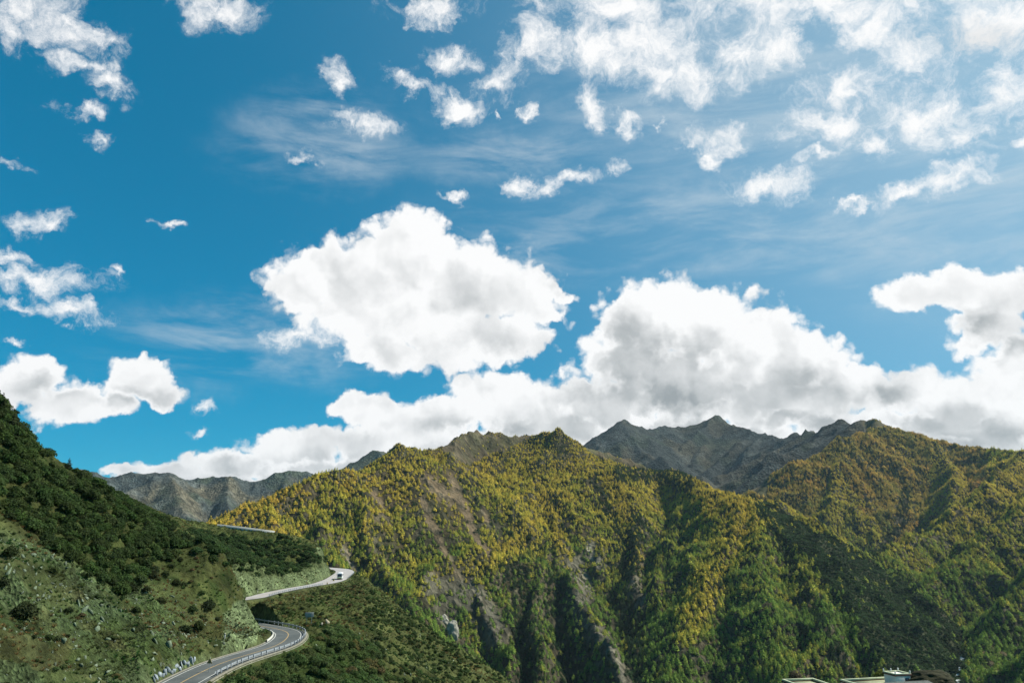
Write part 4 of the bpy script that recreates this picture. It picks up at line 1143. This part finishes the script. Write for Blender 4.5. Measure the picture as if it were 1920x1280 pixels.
x, y, z, u, v, e_, c_ = cover_points(.62, 541, .2)
sc_here = sstep(-30, 40, v - (985 + .40 * u)) * sstep(440, 380, u)
pr = .42 * sc_here * np.where(fbm(x, y, 9, 3, 543) > -.05, 1, .25) + .10 * (c_ > .3) + .02
k = (rg.uniform(0, 1, len(x)) < pr) & ~in_poly(u, v, Z_JUNIPER) & (np.hypot(x, y) < 420)
x, y, z, u, v, c_ = [a[k] for a in (x, y, z, u, v, c_)]; n = len(x); print('stones', n)
ss_ = .07 + .42 * rg.uniform(0, 1, n) ** 3.4; rt = rg.uniform(0, 6.28, (n, 3))
stc = np.where((c_ > .3)[:, None], np.array([.15, .15, .105]), np.array([.115, .14, .095])) * rg.uniform(.55, 1.55, (n, 1))
scatter('scree', np.stack([x, y, z], 1), rt, np.stack([ss_, ss_ * rg.uniform(.6, 1.3, n), ss_], 1), stc, [proto_obj('stone_proto', *stone_arrays(i), np.zeros(len(stone_arrays(i)[0])), MAT_ST_I) for i in range(6)])

# slabs and boulders one can tell apart
def slab(name, p, s, rot, seed, col, label, cat='rock', group=None, n=12):
    V, F = stone_arrays(seed, n, 1.0)
    o = link_mesh(name, np_mesh(name, V, F, MAT_ST_O)); o.location = p; o.scale = s; o.rotation_euler = rot; o.color = (*col, 1)
    tag(o, label, cat, group); return o
GG = (.12, .155, .10)
for q, (a, b, sx, sy, sz) in enumerate([(170, 1150, .5, .5, 1.9), (158, 1143, .4, .6, 1.6), (148, 1134, .5, .4, 1.3), (190, 1163, 1.0, .6, .9), (182, 1180, .6, .5, .8), (62, 1042, .9, .6, .6), (42, 1046, .5, .5, .7), (30, 1030, .9, .5, .4), (15, 1075, .4, .5, 1.2), (10, 1068, .4, .4, 1.0),
        (120, 1203, .6, .5, .6), (200, 1200, .8, .5, .45), (292, 1205, .5, .5, 1.5), (315, 1212, 1.5, .8, 1.2), (285, 1190, .4, .4, 1.0), (250, 1180, .5, .6, .6), (90, 1120, .6, .5, .5), (65, 1105, .7, .5, .5), (140, 1170, .5, .4, .5), (225, 1145, .5, .4, .6)]):
    p = hit(a, b)
    w = ['in the steep outcrop mid scree' if 140 < a < 230 and b < 1200 else 'in the small outcrop at the upper left of the scree' if a < 100 and b < 1125 else 'above the road drain' if a > 240 else 'on the lower scree'][0]
    slab('rock_slab', p, (sx * .85, sy * .7, sz * .85), (rg.uniform(-.35, .35), rg.uniform(.1, .6), rg.uniform(0, 3)), 300 + q, np.array(GG) * rg.uniform(.8, 1.3), f'grey green angular rock slab {w}', 'rock', f'slabs {w}')
for q in range(15):
    t = q / 14; a = 288 + t * 74; b = 1277 - t * 33 - (q % 3) * 3
    p = hit(a, b)
    slab('leaning_stone', p + Vector((0, 0, .15)), (.34, .5, rg.uniform(.7, 1.2)), (rg.uniform(-.2, .2), rg.uniform(-.5, .1), rg.uniform(0, 3)), 340 + q, np.array([.24, .28, .30]) * rg.uniform(.8, 1.25), 'blue grey upright stone in the row along the road edge', 'stone', 'upright stones along the near road edge', 10)
slab('boulder', hit(612, 1168) + Vector((0, 0, .4)), (1.0, .8, 1.0), (.2, .3, 1), 361, (.30, .27, .19), 'large pale beige boulder right of the road sign', 'boulder')
slab('boulder', hit(604, 1170) + Vector((0, 0, .1)), (.45, .4, .45), (.2, .3, 1), 362, (.26, .25, .20), 'small pale stone just left of the large beige boulder', 'boulder')
# ------------------------------------------------------------------ roads
def offset_line(line, normals, off, z=0.0, i0=0, i1=None, step=1):
    i1 = i1 or len(line); k = np.arange(i0, i1, step)
    o = off if np.ndim(off) == 0 else np.asarray(off)[k][:, None]
    P = line[k].copy(); P[:, :2] += normals[k] * o; P[:, 2] += z
    return P
def ribbon(name, A, B, mat, kind='structure', parent=None):
    n = len(A); V = np.concatenate([A, B]); i = np.arange(n - 1)
    me = np_mesh(name, V, np.stack([i, i + n, i + n + 1, i + 1], 1)[:, ::-1], mat, True)
    o = link_mesh(name, me, parent)
    if kind: o['kind'] = kind
    return o
def sweep(path, nrm, prof, closed=True):
    """profile points (sideways, up) swept along the path"""
    n, k = len(path), len(prof)
    V = np.concatenate([np.column_stack([path[:, 0] + nrm[:, 0] * a, path[:, 1] + nrm[:, 1] * a, path[:, 2] + b]) for a, b in prof])
    F = []
    for j in range(k if closed else k - 1):
        j2 = (j + 1) % k; i = np.arange(n - 1)
        F.append(np.stack([j * n + i, j2 * n + i, j2 * n + i + 1, j * n + i + 1], 1))
    return V, np.concatenate(F)
def box_arrays(cx, cy, cz, sx, sy, sz):
    V = np.array([(cx + a * sx / 2, cy + b * sy / 2, cz + c * sz / 2) for a in (-1, 1) for b in (-1, 1) for c in (-1, 1)])
    F = np.array([(0, 1, 3, 2), (4, 6, 7, 5), (0, 4, 5, 1), (2, 3, 7, 6), (0, 2, 6, 4), (1, 5, 7, 3)])
    return V, F
def merge(parts):
    Vs, Fs, n = [], [], 0
    for V, F in parts: Vs.append(V); Fs.append(F + n); n += len(V)
    return np.concatenate(Vs), np.concatenate(Fs)
def bevelled(name, V, F, mat, parent=None, w=.03, smooth=False):
    o = link_mesh(name, np_mesh(name, V, F, mat, smooth), parent)
    if w:
        m = o.modifiers.new('bevel', 'BEVEL'); m.width = w; m.segments = 2; m.limit_method = 'ANGLE'
    return o

m, nt, b = new_mat('asphalt')
co = objco(nt)
at = N(nt, 'ShaderNodeAttribute', attribute_name='pale_blend')
base_ = mixc(nt, at.outputs['Fac'], ramp(nt, noise(nt, co, .25, 5), [(.3, (.062, .072, .07)), (.5, (.085, .094, .09)), (.7, (.118, .126, .12))]), ramp(nt, noise(nt, co, .3, 5), [(.3, (.30, .285, .275)), (.7, (.38, .36, .345))]))
nt.links.new(mixc(nt, 1.0, base_, ramp(nt, noise(nt, co, 9, 3), [(.3, .85), (.7, 1.15)]), 'MULTIPLY'), b.inputs['Base Color'])
b.inputs['Roughness'].default_value = .75
MAT_ASPH = m
MAT_CONC = simple('pale_concrete', (.18, .172, .135), .9, .1, .25, 1.2)
MAT_WHITE = simple('road_paint_white', (.48, .48, .44), .7, .2, .2, 2.0)
MAT_YEL = simple('road_paint_yellow', (.42, .29, .13), .7, .2, .2, 2.0)
MAT_ZINC = simple('galvanised_steel', (.29, .32, .34), .6, .4, .12, 2.0, .3)
MAT_WALL = simple('white_limewash', (.74, .73, .68), .9, .1, .08, .8)
MAT_DARKRED = simple('dark_red_brown_paint', (.085, .04, .03), .8, .2, .2, 2)
MAT_GLASS = simple('dark_glass', (.02, .035, .06), .12, .6, .1, 2)
MAT_RUBBER = simple('black_rubber', (.018, .018, .018), .8, .2, .1, 4)

V1 = offset_line(ROAD, ROAD_N, ROAD_W + .2, .02); V2 = offset_line(ROAD, ROAD_N, -(ROAD_W + .3), .02)
ro = ribbon('road', V1, V2, MAT_ASPH)
s_ = np.arange(len(ROAD)); wn_ = sstep(150, 185, s_)  # upper road blends to a paler surface
a_ = ro.data.attributes.new('pale_blend', 'FLOAT', 'POINT'); a_.data.foreach_set('value', np.r_[wn_, wn_].astype(np.float32))
for off, w, mt, nm in ((2.75, .08, MAT_WHITE, 'road_edge_line'), (-2.75, .08, MAT_WHITE, 'road_edge_line'), (0, .09, MAT_YEL, 'road_centre_line')):
    ribbon(nm, offset_line(ROAD, ROAD_N, off + w, .032, 0, 330), offset_line(ROAD, ROAD_N, off - w, .032, 0, 330), mt)
# kerb on the inside of the bend
i1 = 56
V, F = sweep(offset_line(ROAD, ROAD_N, 3.3, 0, 0, i1), ROAD_N[0:i1], [(0, -.3), (0, .16), (.28, .16), (.28, -.3)])
link_mesh('kerb', np_mesh('kerb', V, F, MAT_CONC))['kind'] = 'structure'
# drain wall round the foot of the cut at the bend
V, F = sweep(offset_line(ROAD, ROAD_N, 3.2, 0, 56, 100), ROAD_N[56:100], [(0, -.3), (0, .42), (.24, .42), (.24, -.3)])
tag(link_mesh('drain_wall', np_mesh('drain_wall', V, F, simple('white_painted_concrete', (.45, .45, .4)))), 'low white curved wall on the inside of the road bend below the grey cut', 'low wall')
# high road
_t2 = np.gradient(HROAD[:, :2], axis=0); _t2 /= np.linalg.norm(_t2, axis=1)[:, None]; HN = np.stack([-_t2[:, 1], _t2[:, 0]], 1)
r2 = ribbon('high_road', offset_line(HROAD, HN, 3.8, .0), offset_line(HROAD, HN, -3.8, .0), MAT_ASPH)
a_ = r2.data.attributes.new('pale_blend', 'FLOAT', 'POINT'); a_.data.foreach_set('value', np.ones(len(r2.data.vertices), np.float32))
hu_ = proj(HROAD)[0]; h0 = int(np.searchsorted(hu_, 414)); h1 = int(np.searchsorted(hu_, 514))
V, F = sweep(offset_line(HROAD, HN, -3.9, 0, h0, h1), HN[h0:h1], [(0, -2.6), (0, .85), (-.35, .85), (-.6, -2.6)])
tag(link_mesh('retaining_wall', np_mesh('retaining_wall', V, F, simple('bleached_concrete', (.45, .45, .40)))), 'long pale concrete wall carrying the high road on the distant saddle', 'retaining wall')

# guard rails
WPROF = [(0, .42), (.05, .46), (.05, .54), (0, .585), (.05, .63), (.05, .71), (0, .75), (-.012, .75), (.035, .70), (.035, .64), (-.015, .585), (.035, .53), (.035, .47), (-.012, .42)]
pV, pF = merge([box_arrays(0, 0, .2, .12, .14, 1.25), box_arrays(.09, 0, .58, .09, .1, .3)])
post_me = np_mesh('post', pV, pF, MAT_ZINC)
cap_me = np_mesh('reflector', *box_arrays(.15, 0, .86, .02, .09, .12), simple('reflector_white', (.8, .8, .75)))
def guard_rail(i0, i1, label, line=ROAD, nrm=ROAD_N, off=None, spacing=2.4, grp='guard rails on the outer road edge'):
    off = -(ROAD_W + .45) if off is None else off
    P = offset_line(line, nrm, off, 0.05, i0, i1); Nn = -nrm[i0:i1]
    e = bpy.data.objects.new('guard_rail', None); COL.objects.link(e); e.location = P[0]
    V, F = sweep(P - P[0], -Nn, WPROF)
    link_mesh('rail', np_mesh('rail', V, F, MAT_ZINC), e)
    s = np.r_[0, np.cumsum(np.linalg.norm(np.diff(P[:, :2], axis=0), axis=1))]
    for t in np.arange(.3, s[-1], spacing):
        j = int(np.searchsorted(s, t)); j = min(j, len(P) - 1)
        o = bpy.data.objects.new('post', post_me); COL.objects.link(o); o.parent = e
        q = P[j] - P[0]; n_ = -Nn[j]
        o.location = (q[0] - n_[0] * .12, q[1] - n_[1] * .12, q[2]); o.rotation_euler = (0, 0, math.atan2(n_[1], n_[0]))
    tag(e, label, 'guard rail', grp)
guard_rail(16, 112, 'galvanised guard rail curving round the near road bend')
guard_rail(186, 250, 'galvanised guard rail along the pale upper road before the parked bus')
guard_rail(300, 352, 'distant guard rail round the outer bend just beyond the bus')
# masonry under the near rail
m, nt, b = new_mat('rubble_masonry')
co = objco(nt); vo = N(nt, 'ShaderNodeTexVoronoi', feature='F1'); vo.inputs['Scale'].default_value = 2.2; nt.links.new(co, vo.inputs['Vector'])
ve = N(nt, 'ShaderNodeTexVoronoi', feature='DISTANCE_TO_EDGE'); ve.inputs['Scale'].default_value = 2.2; nt.links.new(co, ve.inputs['Vector'])
cc = ramp(nt, vo.outputs['Color'], [(0, (.14, .14, .11)), (1, (.36, .35, .28))])
cc = mixc(nt, ramp(nt, ve.outputs['Distance'], [(0, 1.0), (.08, 0.0)]), cc, (.10, .095, .075)); nt.links.new(cc, b.inputs['Base Color']); bump(nt, b, ve.outputs['Distance'], .8, .2)
MAT_MASON = m
e = bpy.data.objects.new('retaining_wall', None); COL.objects.link(e)
Pw = offset_line(ROAD, ROAD_N, -(ROAD_W + .62), 0, 0, 74); e.location = Pw[0]
V, F = sweep(Pw - Pw[0], -ROAD_N[0:74], [(0, -.2), (.62, -.2), (1.15, -2.6), (0, -2.6)]); link_mesh('masonry', np_mesh('masonry', V, F, MAT_MASON), e)
V, F = sweep(Pw - Pw[0], -ROAD_N[0:74], [(-.25, .08), (.45, .08), (.45, -.2), (-.25, -.2)]); link_mesh('coping', np_mesh('coping', V, F, MAT_CONC), e)
tag(e, 'rough stone retaining wall with pale coping under the near guard rail', 'retaining wall')

# ------------------------------------------------------------------ road sign seen from behind
def empty(name, loc, rz=0.0):
    e = bpy.data.objects.new(name, None); COL.objects.link(e); e.location = loc; e.rotation_euler = (0, 0, rz); return e
MAT_SIGN = simple('sign_back_grey', (.33, .34, .30), .9, .05, .1, 2)
p = hit(579, 1171); e = empty('road_sign', p, R(6))
o = bevelled('board', *box_arrays(0, 0, 2.45, 2.15, .04, 1.15), MAT_SIGN, e, .015)
for s in (-1, 1): bevelled('post', *box_arrays(.62 * s, -.06, 1.35, .09, .09, 3.1), MAT_ZINC, e, .01)
for zz in (2.15, 2.75): bevelled('brace', *box_arrays(0, -.05 + .005, zz, 2.0, .05, .07), MAT_ZINC, o, .008)
tag(e, 'grey rectangular road sign on two posts, its back towards the viewer', 'road sign')
# warning triangle
p = hit(391, 1262); e = empty('warning_sign', p, R(-14))
tri = [(0, 2.35), (-.52, 1.5), (.52, 1.5)]
V = np.array([(a, y_, b_) for y_ in (-.02, .02) for a, b_ in tri]); bm = bmesh.new(); vs = [bm.verts.new(q) for q in V]
bm.faces.new((vs[0], vs[1], vs[2])); bm.faces.new((vs[5], vs[4], vs[3]))
for i in range(3): bm.faces.new((vs[i], vs[i + 3], vs[(i + 1) % 3 + 3], vs[(i + 1) % 3]))
bmesh.ops.recalc_face_normals(bm, faces=bm.faces)
me = bpy.data.meshes.new('plate'); bm.to_mesh(me); bm.free(); me.materials.append(simple('ochre_plate', (.20, .17, .07))); link_mesh('plate', me, e)
bevelled('post', *box_arrays(0, .06, 1.1, .08, .08, 2.6), MAT_ZINC, e, .01)
tag(e, 'small ochre triangular warning sign on a thin post beside the near road', 'warning sign')
# white marker posts
for a, b, w in ((483, 1110, 'short white marker post at the foot of the upper cut face'), (421, 1198, 'short white marker post on the grey cut above the near road')):
    p = hit(a, b); e = empty('marker_post', p)
    bevelled('shaft', *box_arrays(0, 0, .45, .16, .12, 1.3), MAT_WALL, e, .03); bevelled('band', *box_arrays(0, 0, .95, .175, .135, .14), MAT_DARKRED, e, .01)
    tag(e, w, 'marker post')
# two dark barrels with a yellow band standing on the road
MAT_BLK = simple('dark_plastic', (.02, .022, .02)); MAT_YB = simple('yellow_band', (.6, .5, .08))
def lathe(prof, n=18):
    a = np.arange(n) * 2 * math.pi / n
    V = np.concatenate([np.stack([np.cos(a) * r_, np.sin(a) * r_, np.full(n, z_)], 1) for r_, z_ in prof]); F = []
    for j in range(len(prof) - 1):
        i = np.arange(n); F.append(np.stack([j * n + i, j * n + (i + 1) % n, (j + 1) * n + (i + 1) % n, (j + 1) * n + i], 1))
    return V, np.concatenate(F)
for a, b, s_, w in ((625.5, 1088.5, 1.0, 'taller dark barrel with a yellow band on the road before the bus'), (613.5, 1094.3, .7, 'smaller dark barrel lying nearer on the pale upper road')):
    p = Vector(on_level(a, b)); p.z = ROAD_Z + .02; e = empty('traffic_barrel', p); e.scale = (s_,) * 3
    V, F = lathe([(.01, 0), (.36, 0), (.38, .06), (.33, .3), (.33, .62), (.28, .88), (.01, .9)]); link_mesh('drum', np_mesh('drum', V, F, MAT_BLK, True), e)
    V, F = lathe([(.338, .36), (.345, .38), (.345, .56), (.338, .58)]); link_mesh('band', np_mesh('band', V, F, MAT_YB, True), e)
    tag(e, w, 'barrel')

# ------------------------------------------------------------------ bus (front towards the viewer, -Y)
p = Vector(on_level(636.5, 1086.3)); bus = empty('bus', (p.x, p.y, ROAD_Z + .02), R(10))
MAT_BUSW = simple('bus_white', (.78, .79, .80), .35, .5, .03); MAT_BUSG = simple('bus_lime_band', (.50, .56, .25), .4, .4, .05)
prof = [(-1.25, .35), (1.25, .35), (1.27, .9), (1.27, 2.6), (1.18, 3.0), (.9, 3.15), (-.9, 3.15), (-1.18, 3.0), (-1.27, 2.6), (-1.27, .9)]
L_b = 10.2
bm = bmesh.new(); rings = []
for y_, sc2, lift in ((0, .94, .04), (.12, 1, 0), (L_b - .12, 1, 0), (L_b, .95, .03)):
    rings.append([bm.verts.new((a * sc2, y_, 1.7 + (b_ - 1.7) * (sc2 if b_ > 1.7 else 1))) for a, b_ in prof])
for r0, r1 in zip(rings[:-1], rings[1:]):
    for i in range(len(prof)): bm.faces.new((r0[i], r0[(i + 1) % len(prof)], r1[(i + 1) % len(prof)], r1[i]))
bm.faces.new(rings[0][::-1]); bm.faces.new(rings[-1]); bmesh.ops.recalc_face_normals(bm, faces=bm.faces)
me = bpy.data.meshes.new('body'); bm.to_mesh(me); bm.free(); me.materials.append(MAT_BUSW)
body = link_mesh('body', me, bus); mo = body.modifiers.new('bevel', 'BEVEL'); mo.width = .09; mo.segments = 3; mo.limit_method = 'ANGLE'
ws = bevelled('windscreen', *box_arrays(0, -.02, 1.98, 2.1, .06, 1.15), MAT_GLASS, bus, .05)
for s in (-1, 1): bevelled('wiper', *box_arrays(.5 * s, -.07, 1.45, .03, .03, .6), MAT_RUBBER, ws, 0)
bevelled('front_panel', *box_arrays(0, -.03, .95, 2.3, .08, .45), MAT_BUSG, bus, .04)
bevelled('bumper', *box_arrays(0, -.05, .55, 2.36, .2, .3), MAT_RUBBER, bus, .05)
MAT_LAMP = simple('lamp_glass', (.8, .8, .78), .15, .6, .03)
for s in (-1, 1):
    bevelled('headlight', *box_arrays(.92 * s, -.08, .78, .3, .1, .16), MAT_LAMP, bus, .04)
    mir = bevelled('mirror', *box_arrays(1.45 * s, -.18, 2.35, .16, .12, .42), MAT_RUBBER, bus, .04); bevelled('mirror_arm', *box_arrays(1.33 * s, -.1, 2.62, .26, .04, .04), MAT_RUBBER, mir, 0)
    for k_ in range(6): bevelled('side_window', *box_arrays(1.275 * s, 1.6 + 1.5 * k_, 2.05, .03, 1.35, .9), MAT_GLASS, bus, .02)
    for yy in (1.9, 7.6):
        wV, wF = lathe([(.01, -.16), (.3, -.16), (.48, -.14), (.5, 0), (.48, .14), (.3, .16), (.01, .16)], 20)
        wV = np.stack([wV[:, 2] + 1.12 * s, wV[:, 0] + yy, wV[:, 1] + .5], 1); w_ = link_mesh('wheel', np_mesh('wheel', wV, wF, MAT_RUBBER, True), bus)
        hV, hF = lathe([(.01, -.02), (.24, -.02), (.24, .02), (.01, .02)], 16); hV = np.stack([hV[:, 2] + 1.295 * s, hV[:, 0] + yy, hV[:, 1] + .5], 1); link_mesh('hub', np_mesh('hub', hV, hF, MAT_ZINC), w_)
bevelled('destination_board', *box_arrays(0, -.03, 2.83, 1.5, .06, .2), MAT_RUBBER, bus, .02)
bevelled('roof_unit', *box_arrays(0, 5, 3.22, 1.5, 2.4, .22), MAT_BUSW, bus, .08)
tag(bus, 'white coach with dark windscreen and lime front panel on the upper road', 'bus')

# ------------------------------------------------------------------ houses at the lower right
MAT_ROOF = simple('earth_roof', (.30, .31, .20), .95, .1, .3, .6)
MAT_SHEET = simple('grey_roof_sheet', (.13, .14, .13), .95, .03, .25, 1.5)
MAT_PARA = simple('lime_coping', (.50, .54, .36), .9, .1, .2, .8)
def flat_house(loc, rz, w, d, h, label, tower=None):
    e = empty('flat_roofed_house', loc, rz)
    bevelled('wall', *box_arrays(0, 0, h / 2 - 1.5, w, d, h + 3), MAT_WALL, e, .04)
    bevelled('roof', *box_arrays(0, 0, h + .03, w - .7, d - .7, .06), MAT_ROOF, e, 0)
    band = merge([box_arrays(0, s * (d / 2 - .15), h + .12, w + .3, .42, .24) for s in (-1, 1)] + [box_arrays(s * (w / 2 - .15), 0, h + .121, .42, d - .5, .24) for s in (-1, 1)])
    bevelled('eaves_band', *band, MAT_DARKRED, e, .02)
    par = merge([box_arrays(0, s * (d / 2 - .18), h + .40, w + .12, .36, .32) for s in (-1, 1)] + [box_arrays(s * (w / 2 - .18), 0, h + .401, .36, d - .7, .318) for s in (-1, 1)])
    bevelled('parapet', *par, MAT_PARA, e, .03)
    for xx in np.arange(-w / 2 + 1.2, w / 2 - .8, 2.1):
        f = bevelled('window', *box_arrays(xx, -d / 2 - .02, h * .55, .9, .1, 1.2), MAT_DARKRED, e, .02); bevelled('pane', *box_arrays(xx, -d / 2 - .06, h * .55, .7, .06, 1.0), MAT_GLASS, f, 0)
    if tower:
        tx, ty, tw, td, th = tower
        bevelled('tower_room', *box_arrays(tx, ty, h + th / 2 - .02, tw, td, th + .1), MAT_WALL, e, .04)
        tb = merge([box_arrays(tx, ty + s * (td / 2), h + th - .02, tw + .5, .4, .22) for s in (-1, 1)] + [box_arrays(tx + s * (tw / 2), ty, h + th - .019, .4, td - .3, .22) for s in (-1, 1)])
        bevelled('eaves_band', *tb, MAT_DARKRED, e, .02)
        tp = merge([box_arrays(tx, ty + s * (td / 2 - .05), h + th + .2, tw + .3, .3, .22) for s in (-1, 1)] + [box_arrays(tx + s * (tw / 2 - .05), ty, h + th + .201, .3, td - .35, .218) for s in (-1, 1)])
        bevelled('parapet', *tp, MAT_PARA, e, .03)
        f = bevelled('window', *box_arrays(tx + .8, ty - td / 2 - .03, h + th * .52, .85, .12, .75), MAT_DARKRED, e, .02); bevelled('pane', *box_arrays(tx + .8, ty - td / 2 - .07, h + th * .52, .68, .07, .6), MAT_GLASS, f, 0)
        for a, b_ in ((-1, -1), (1, -1), (0, 1), (-1, 1), (1, 1)):
            V, F = lathe([(.01, 0), (.12, 0), (.12, .1), (.07, .16), (.16, .3), (.1, .42), (.01, .5)], 12); V = V + np.array([tx + a * tw / 2, ty + b_ * td / 2, h + th + .3]); link_mesh('finial', np_mesh('finial', V, F, MAT_WALL, True), e)
    tag(e, label, 'house')
    return e
def at(u, v, d): return Vector(pix(u, v, d))
p = at(1650, 1268, 172); flat_house((p.x + .3, p.y + 1, p.z - 6.6), R(14), 11.5, 8.5, 5.0, 'larger white flat roofed house with a small tower room on its roof', (3.5, -.8, 3.4, 3.2, 2.0))
p = at(1512, 1272, 163); flat_house((p.x, p.y, p.z - 5.7), R(10), 6.6, 6.5, 4.7, 'smaller white flat roofed house left of the house with the tower room')
p = at(1722, 1277, 160); e = empty('lean_to_roof', (p.x - 1.2, p.y, p.z - .45), R(12))
n = 60; xx = np.linspace(-4.6, 4.6, n); V = np.concatenate([np.column_stack([xx, np.full(n, s * 1.5), (.05 * np.sin(xx * 20)) - s * -.25 ]) for s in (-1, 1)]); i = np.arange(n - 1)
o = link_mesh('sheeting', np_mesh('sheeting', V, np.stack([i, i + 1, i + n + 1, i + n], 1), MAT_SHEET, True), e); so = o.modifiers.new('thickness', 'SOLIDIFY'); so.thickness = .04
for s in (-4.2, 0, 4.2):
    for t in (-1.2, 1.2): bevelled('post', *box_arrays(s, t, -3.05 + .2 * t, .16, .16, 6), MAT_BARK, e, .01)
tag(e, 'grey corrugated lean-to roof in front of the tower room house', 'lean-to')
# dark mound beside the houses
def mound(name, loc, s, seed, mat, label, cat):
    bm = bmesh.new(); bmesh.ops.create_icosphere(bm, subdivisions=5, radius=1)
    P = np.array([v_.co[:] for v_ in bm.verts]); f = 1 + .30 * fbm(P[:, 0] * 1.0 + seed, P[:, 1] + P[:, 2] * 1.7, .9, 5, seed) + .05 * ridged(P[:, 0] + 3, P[:, 2] * 1.5 + P[:, 1], .5, 3, seed + 3)
    for v_, k_ in zip(bm.verts, f): v_.co = v_.co * float(k_)
    for f_ in bm.faces: f_.smooth = True
    me = bpy.data.meshes.new(name); bm.to_mesh(me); bm.free(); me.materials.append(mat)
    o = link_mesh(name, me); o.location = loc; o.scale = s; tag(o, label, cat); return o
m, nt, b = new_mat('dark_earth'); n_ = noise(nt, objco(nt), 5, 8, .7); nt.links.new(ramp(nt, n_, [(.3, (.012, .014, .006)), (.55, (.03, .03, .012)), (.75, (.08, .08, .03))]), b.inputs['Base Color']); bump(nt, b, n_, 1, .3)
mound('earth_mound', at(1748, 1278, 176), (4.6, 3.2, 2.1), 4, m, 'dark brown overgrown mound right of the tower room house', 'mound')
# shrubs behind the houses
for (u_, v_, d_, rr, col, lb) in ((1655, 1262, 186, 2.1, (.13, .15, .03), 'yellow green bushy tree behind the roof of the larger house'), (1490, 1262, 176, 1.7, (.10, .085, .06), 'grey brown bare bush behind the smaller house'), (1711, 1263, 178, 1.3, (.022, .03, .014), 'dark round bush between the tower room and the mound')):
    q = at(u_, v_, d_); e = empty('bushy_tree', (q.x, q.y, q.z - rr * 1.9)); e.scale = (rr,) * 3
    V, F, l_ = bushy(int(u_), 900, .09, 1.0, 12); V[:, 2] += 1.1
    c = link_mesh('crown', np_mesh('crown', V, F, MAT_LEAF_O, False, {'leafvar': l_}), e); c.color = (*col, 1)
    tV, tF = trunk_arrays(1.6, .12, z0=-2.5); link_mesh('trunk', np_mesh('trunk', tV, tF, MAT_BARK), e)
    tag(e, lb, 'tree')
# stream bed in the side valley
sp = [hit_far(a, b) for a, b in ((1806, 1228), (1798, 1240), (1803, 1252), (1796, 1264), (1801, 1278), (1798, 1290))]
SP = catmull([tuple(q) for q in sp], 4.0); tt = np.gradient(SP[:, :2], axis=0); tt /= np.linalg.norm(tt, axis=1)[:, None] + 1e-9; SN = np.stack([-tt[:, 1], tt[:, 0]], 1)
wv_ = 3.5 + 2.5 * np.sin(np.arange(len(SP)) * .9)
A_ = SP.copy(); A_[:, :2] += SN * wv_[:, None]; B_ = SP.copy(); B_[:, :2] -= SN * wv_[:, None]
A_[:, 2] = far_z(A_[:, 0], A_[:, 1])[0] + 1.2; B_[:, 2] = far_z(B_[:, 0], B_[:, 1])[0] + 1.2
m, nt, b = new_mat('white_water'); n_ = noise(nt, objco(nt), .35, 6, .7); nt.links.new(ramp(nt, n_, [(.4, (.12, .13, .09)), (.6, (.62, .66, .64))]), b.inputs['Base Color'])
ribbon('stream', A_, B_, m)
# pale crag at the foot of the cliff
m, nt, b = new_mat('pale_crag'); n_ = noise(nt, objco(nt), 2.2, 8, .7); nt.links.new(ramp(nt, n_, [(.3, (.12, .12, .09)), (.7, (.42, .40, .33))]), b.inputs['Base Color']); bump(nt, b, n_, 1, 2)
q = hit_far(848, 1188); mound('rock_crag', q + Vector((0, 0, 2)), (11, 9, 19), 8, m, 'pale rocky crag catching the sun at the foot of the dark cliff', 'crag')
q = hit_far(832, 1165); mound('rock_crag', q + Vector((0, 0, 0)), (9, 9, 12), 12, m, 'smaller pale crag just above the sunlit one below the dark cliff', 'crag')
# ------------------------------------------------------------------ air
bm = bmesh.new(); bmesh.ops.create_cube(bm, size=1.0)
me = bpy.data.meshes.new('haze'); bm.to_mesh(me); bm.free()
hz = link_mesh('haze', me); hz['kind'] = 'stuff'
ztop = float(max(GZ.max(), NZ.max())) + 60; zbot = float(min(GZ.min(), NZ.min())) - 1
hz.location = (0, 4000, (ztop + zbot) / 2); hz.scale = (20000, 14000, ztop - zbot)
m = bpy.data.materials.new('haze'); m.use_nodes = True; nt = m.node_tree
for n_ in list(nt.nodes): nt.nodes.remove(n_)
out = N(nt, 'ShaderNodeOutputMaterial'); pv = N(nt, 'ShaderNodeVolumePrincipled')
pv.inputs['Color'].default_value = (.60, .80, .92, 1); pv.inputs['Density'].default_value = 1.7e-5; pv.inputs['Anisotropy'].default_value = .2
nt.links.new(pv.outputs[0], out.inputs['Volume']); me.materials.append(m)
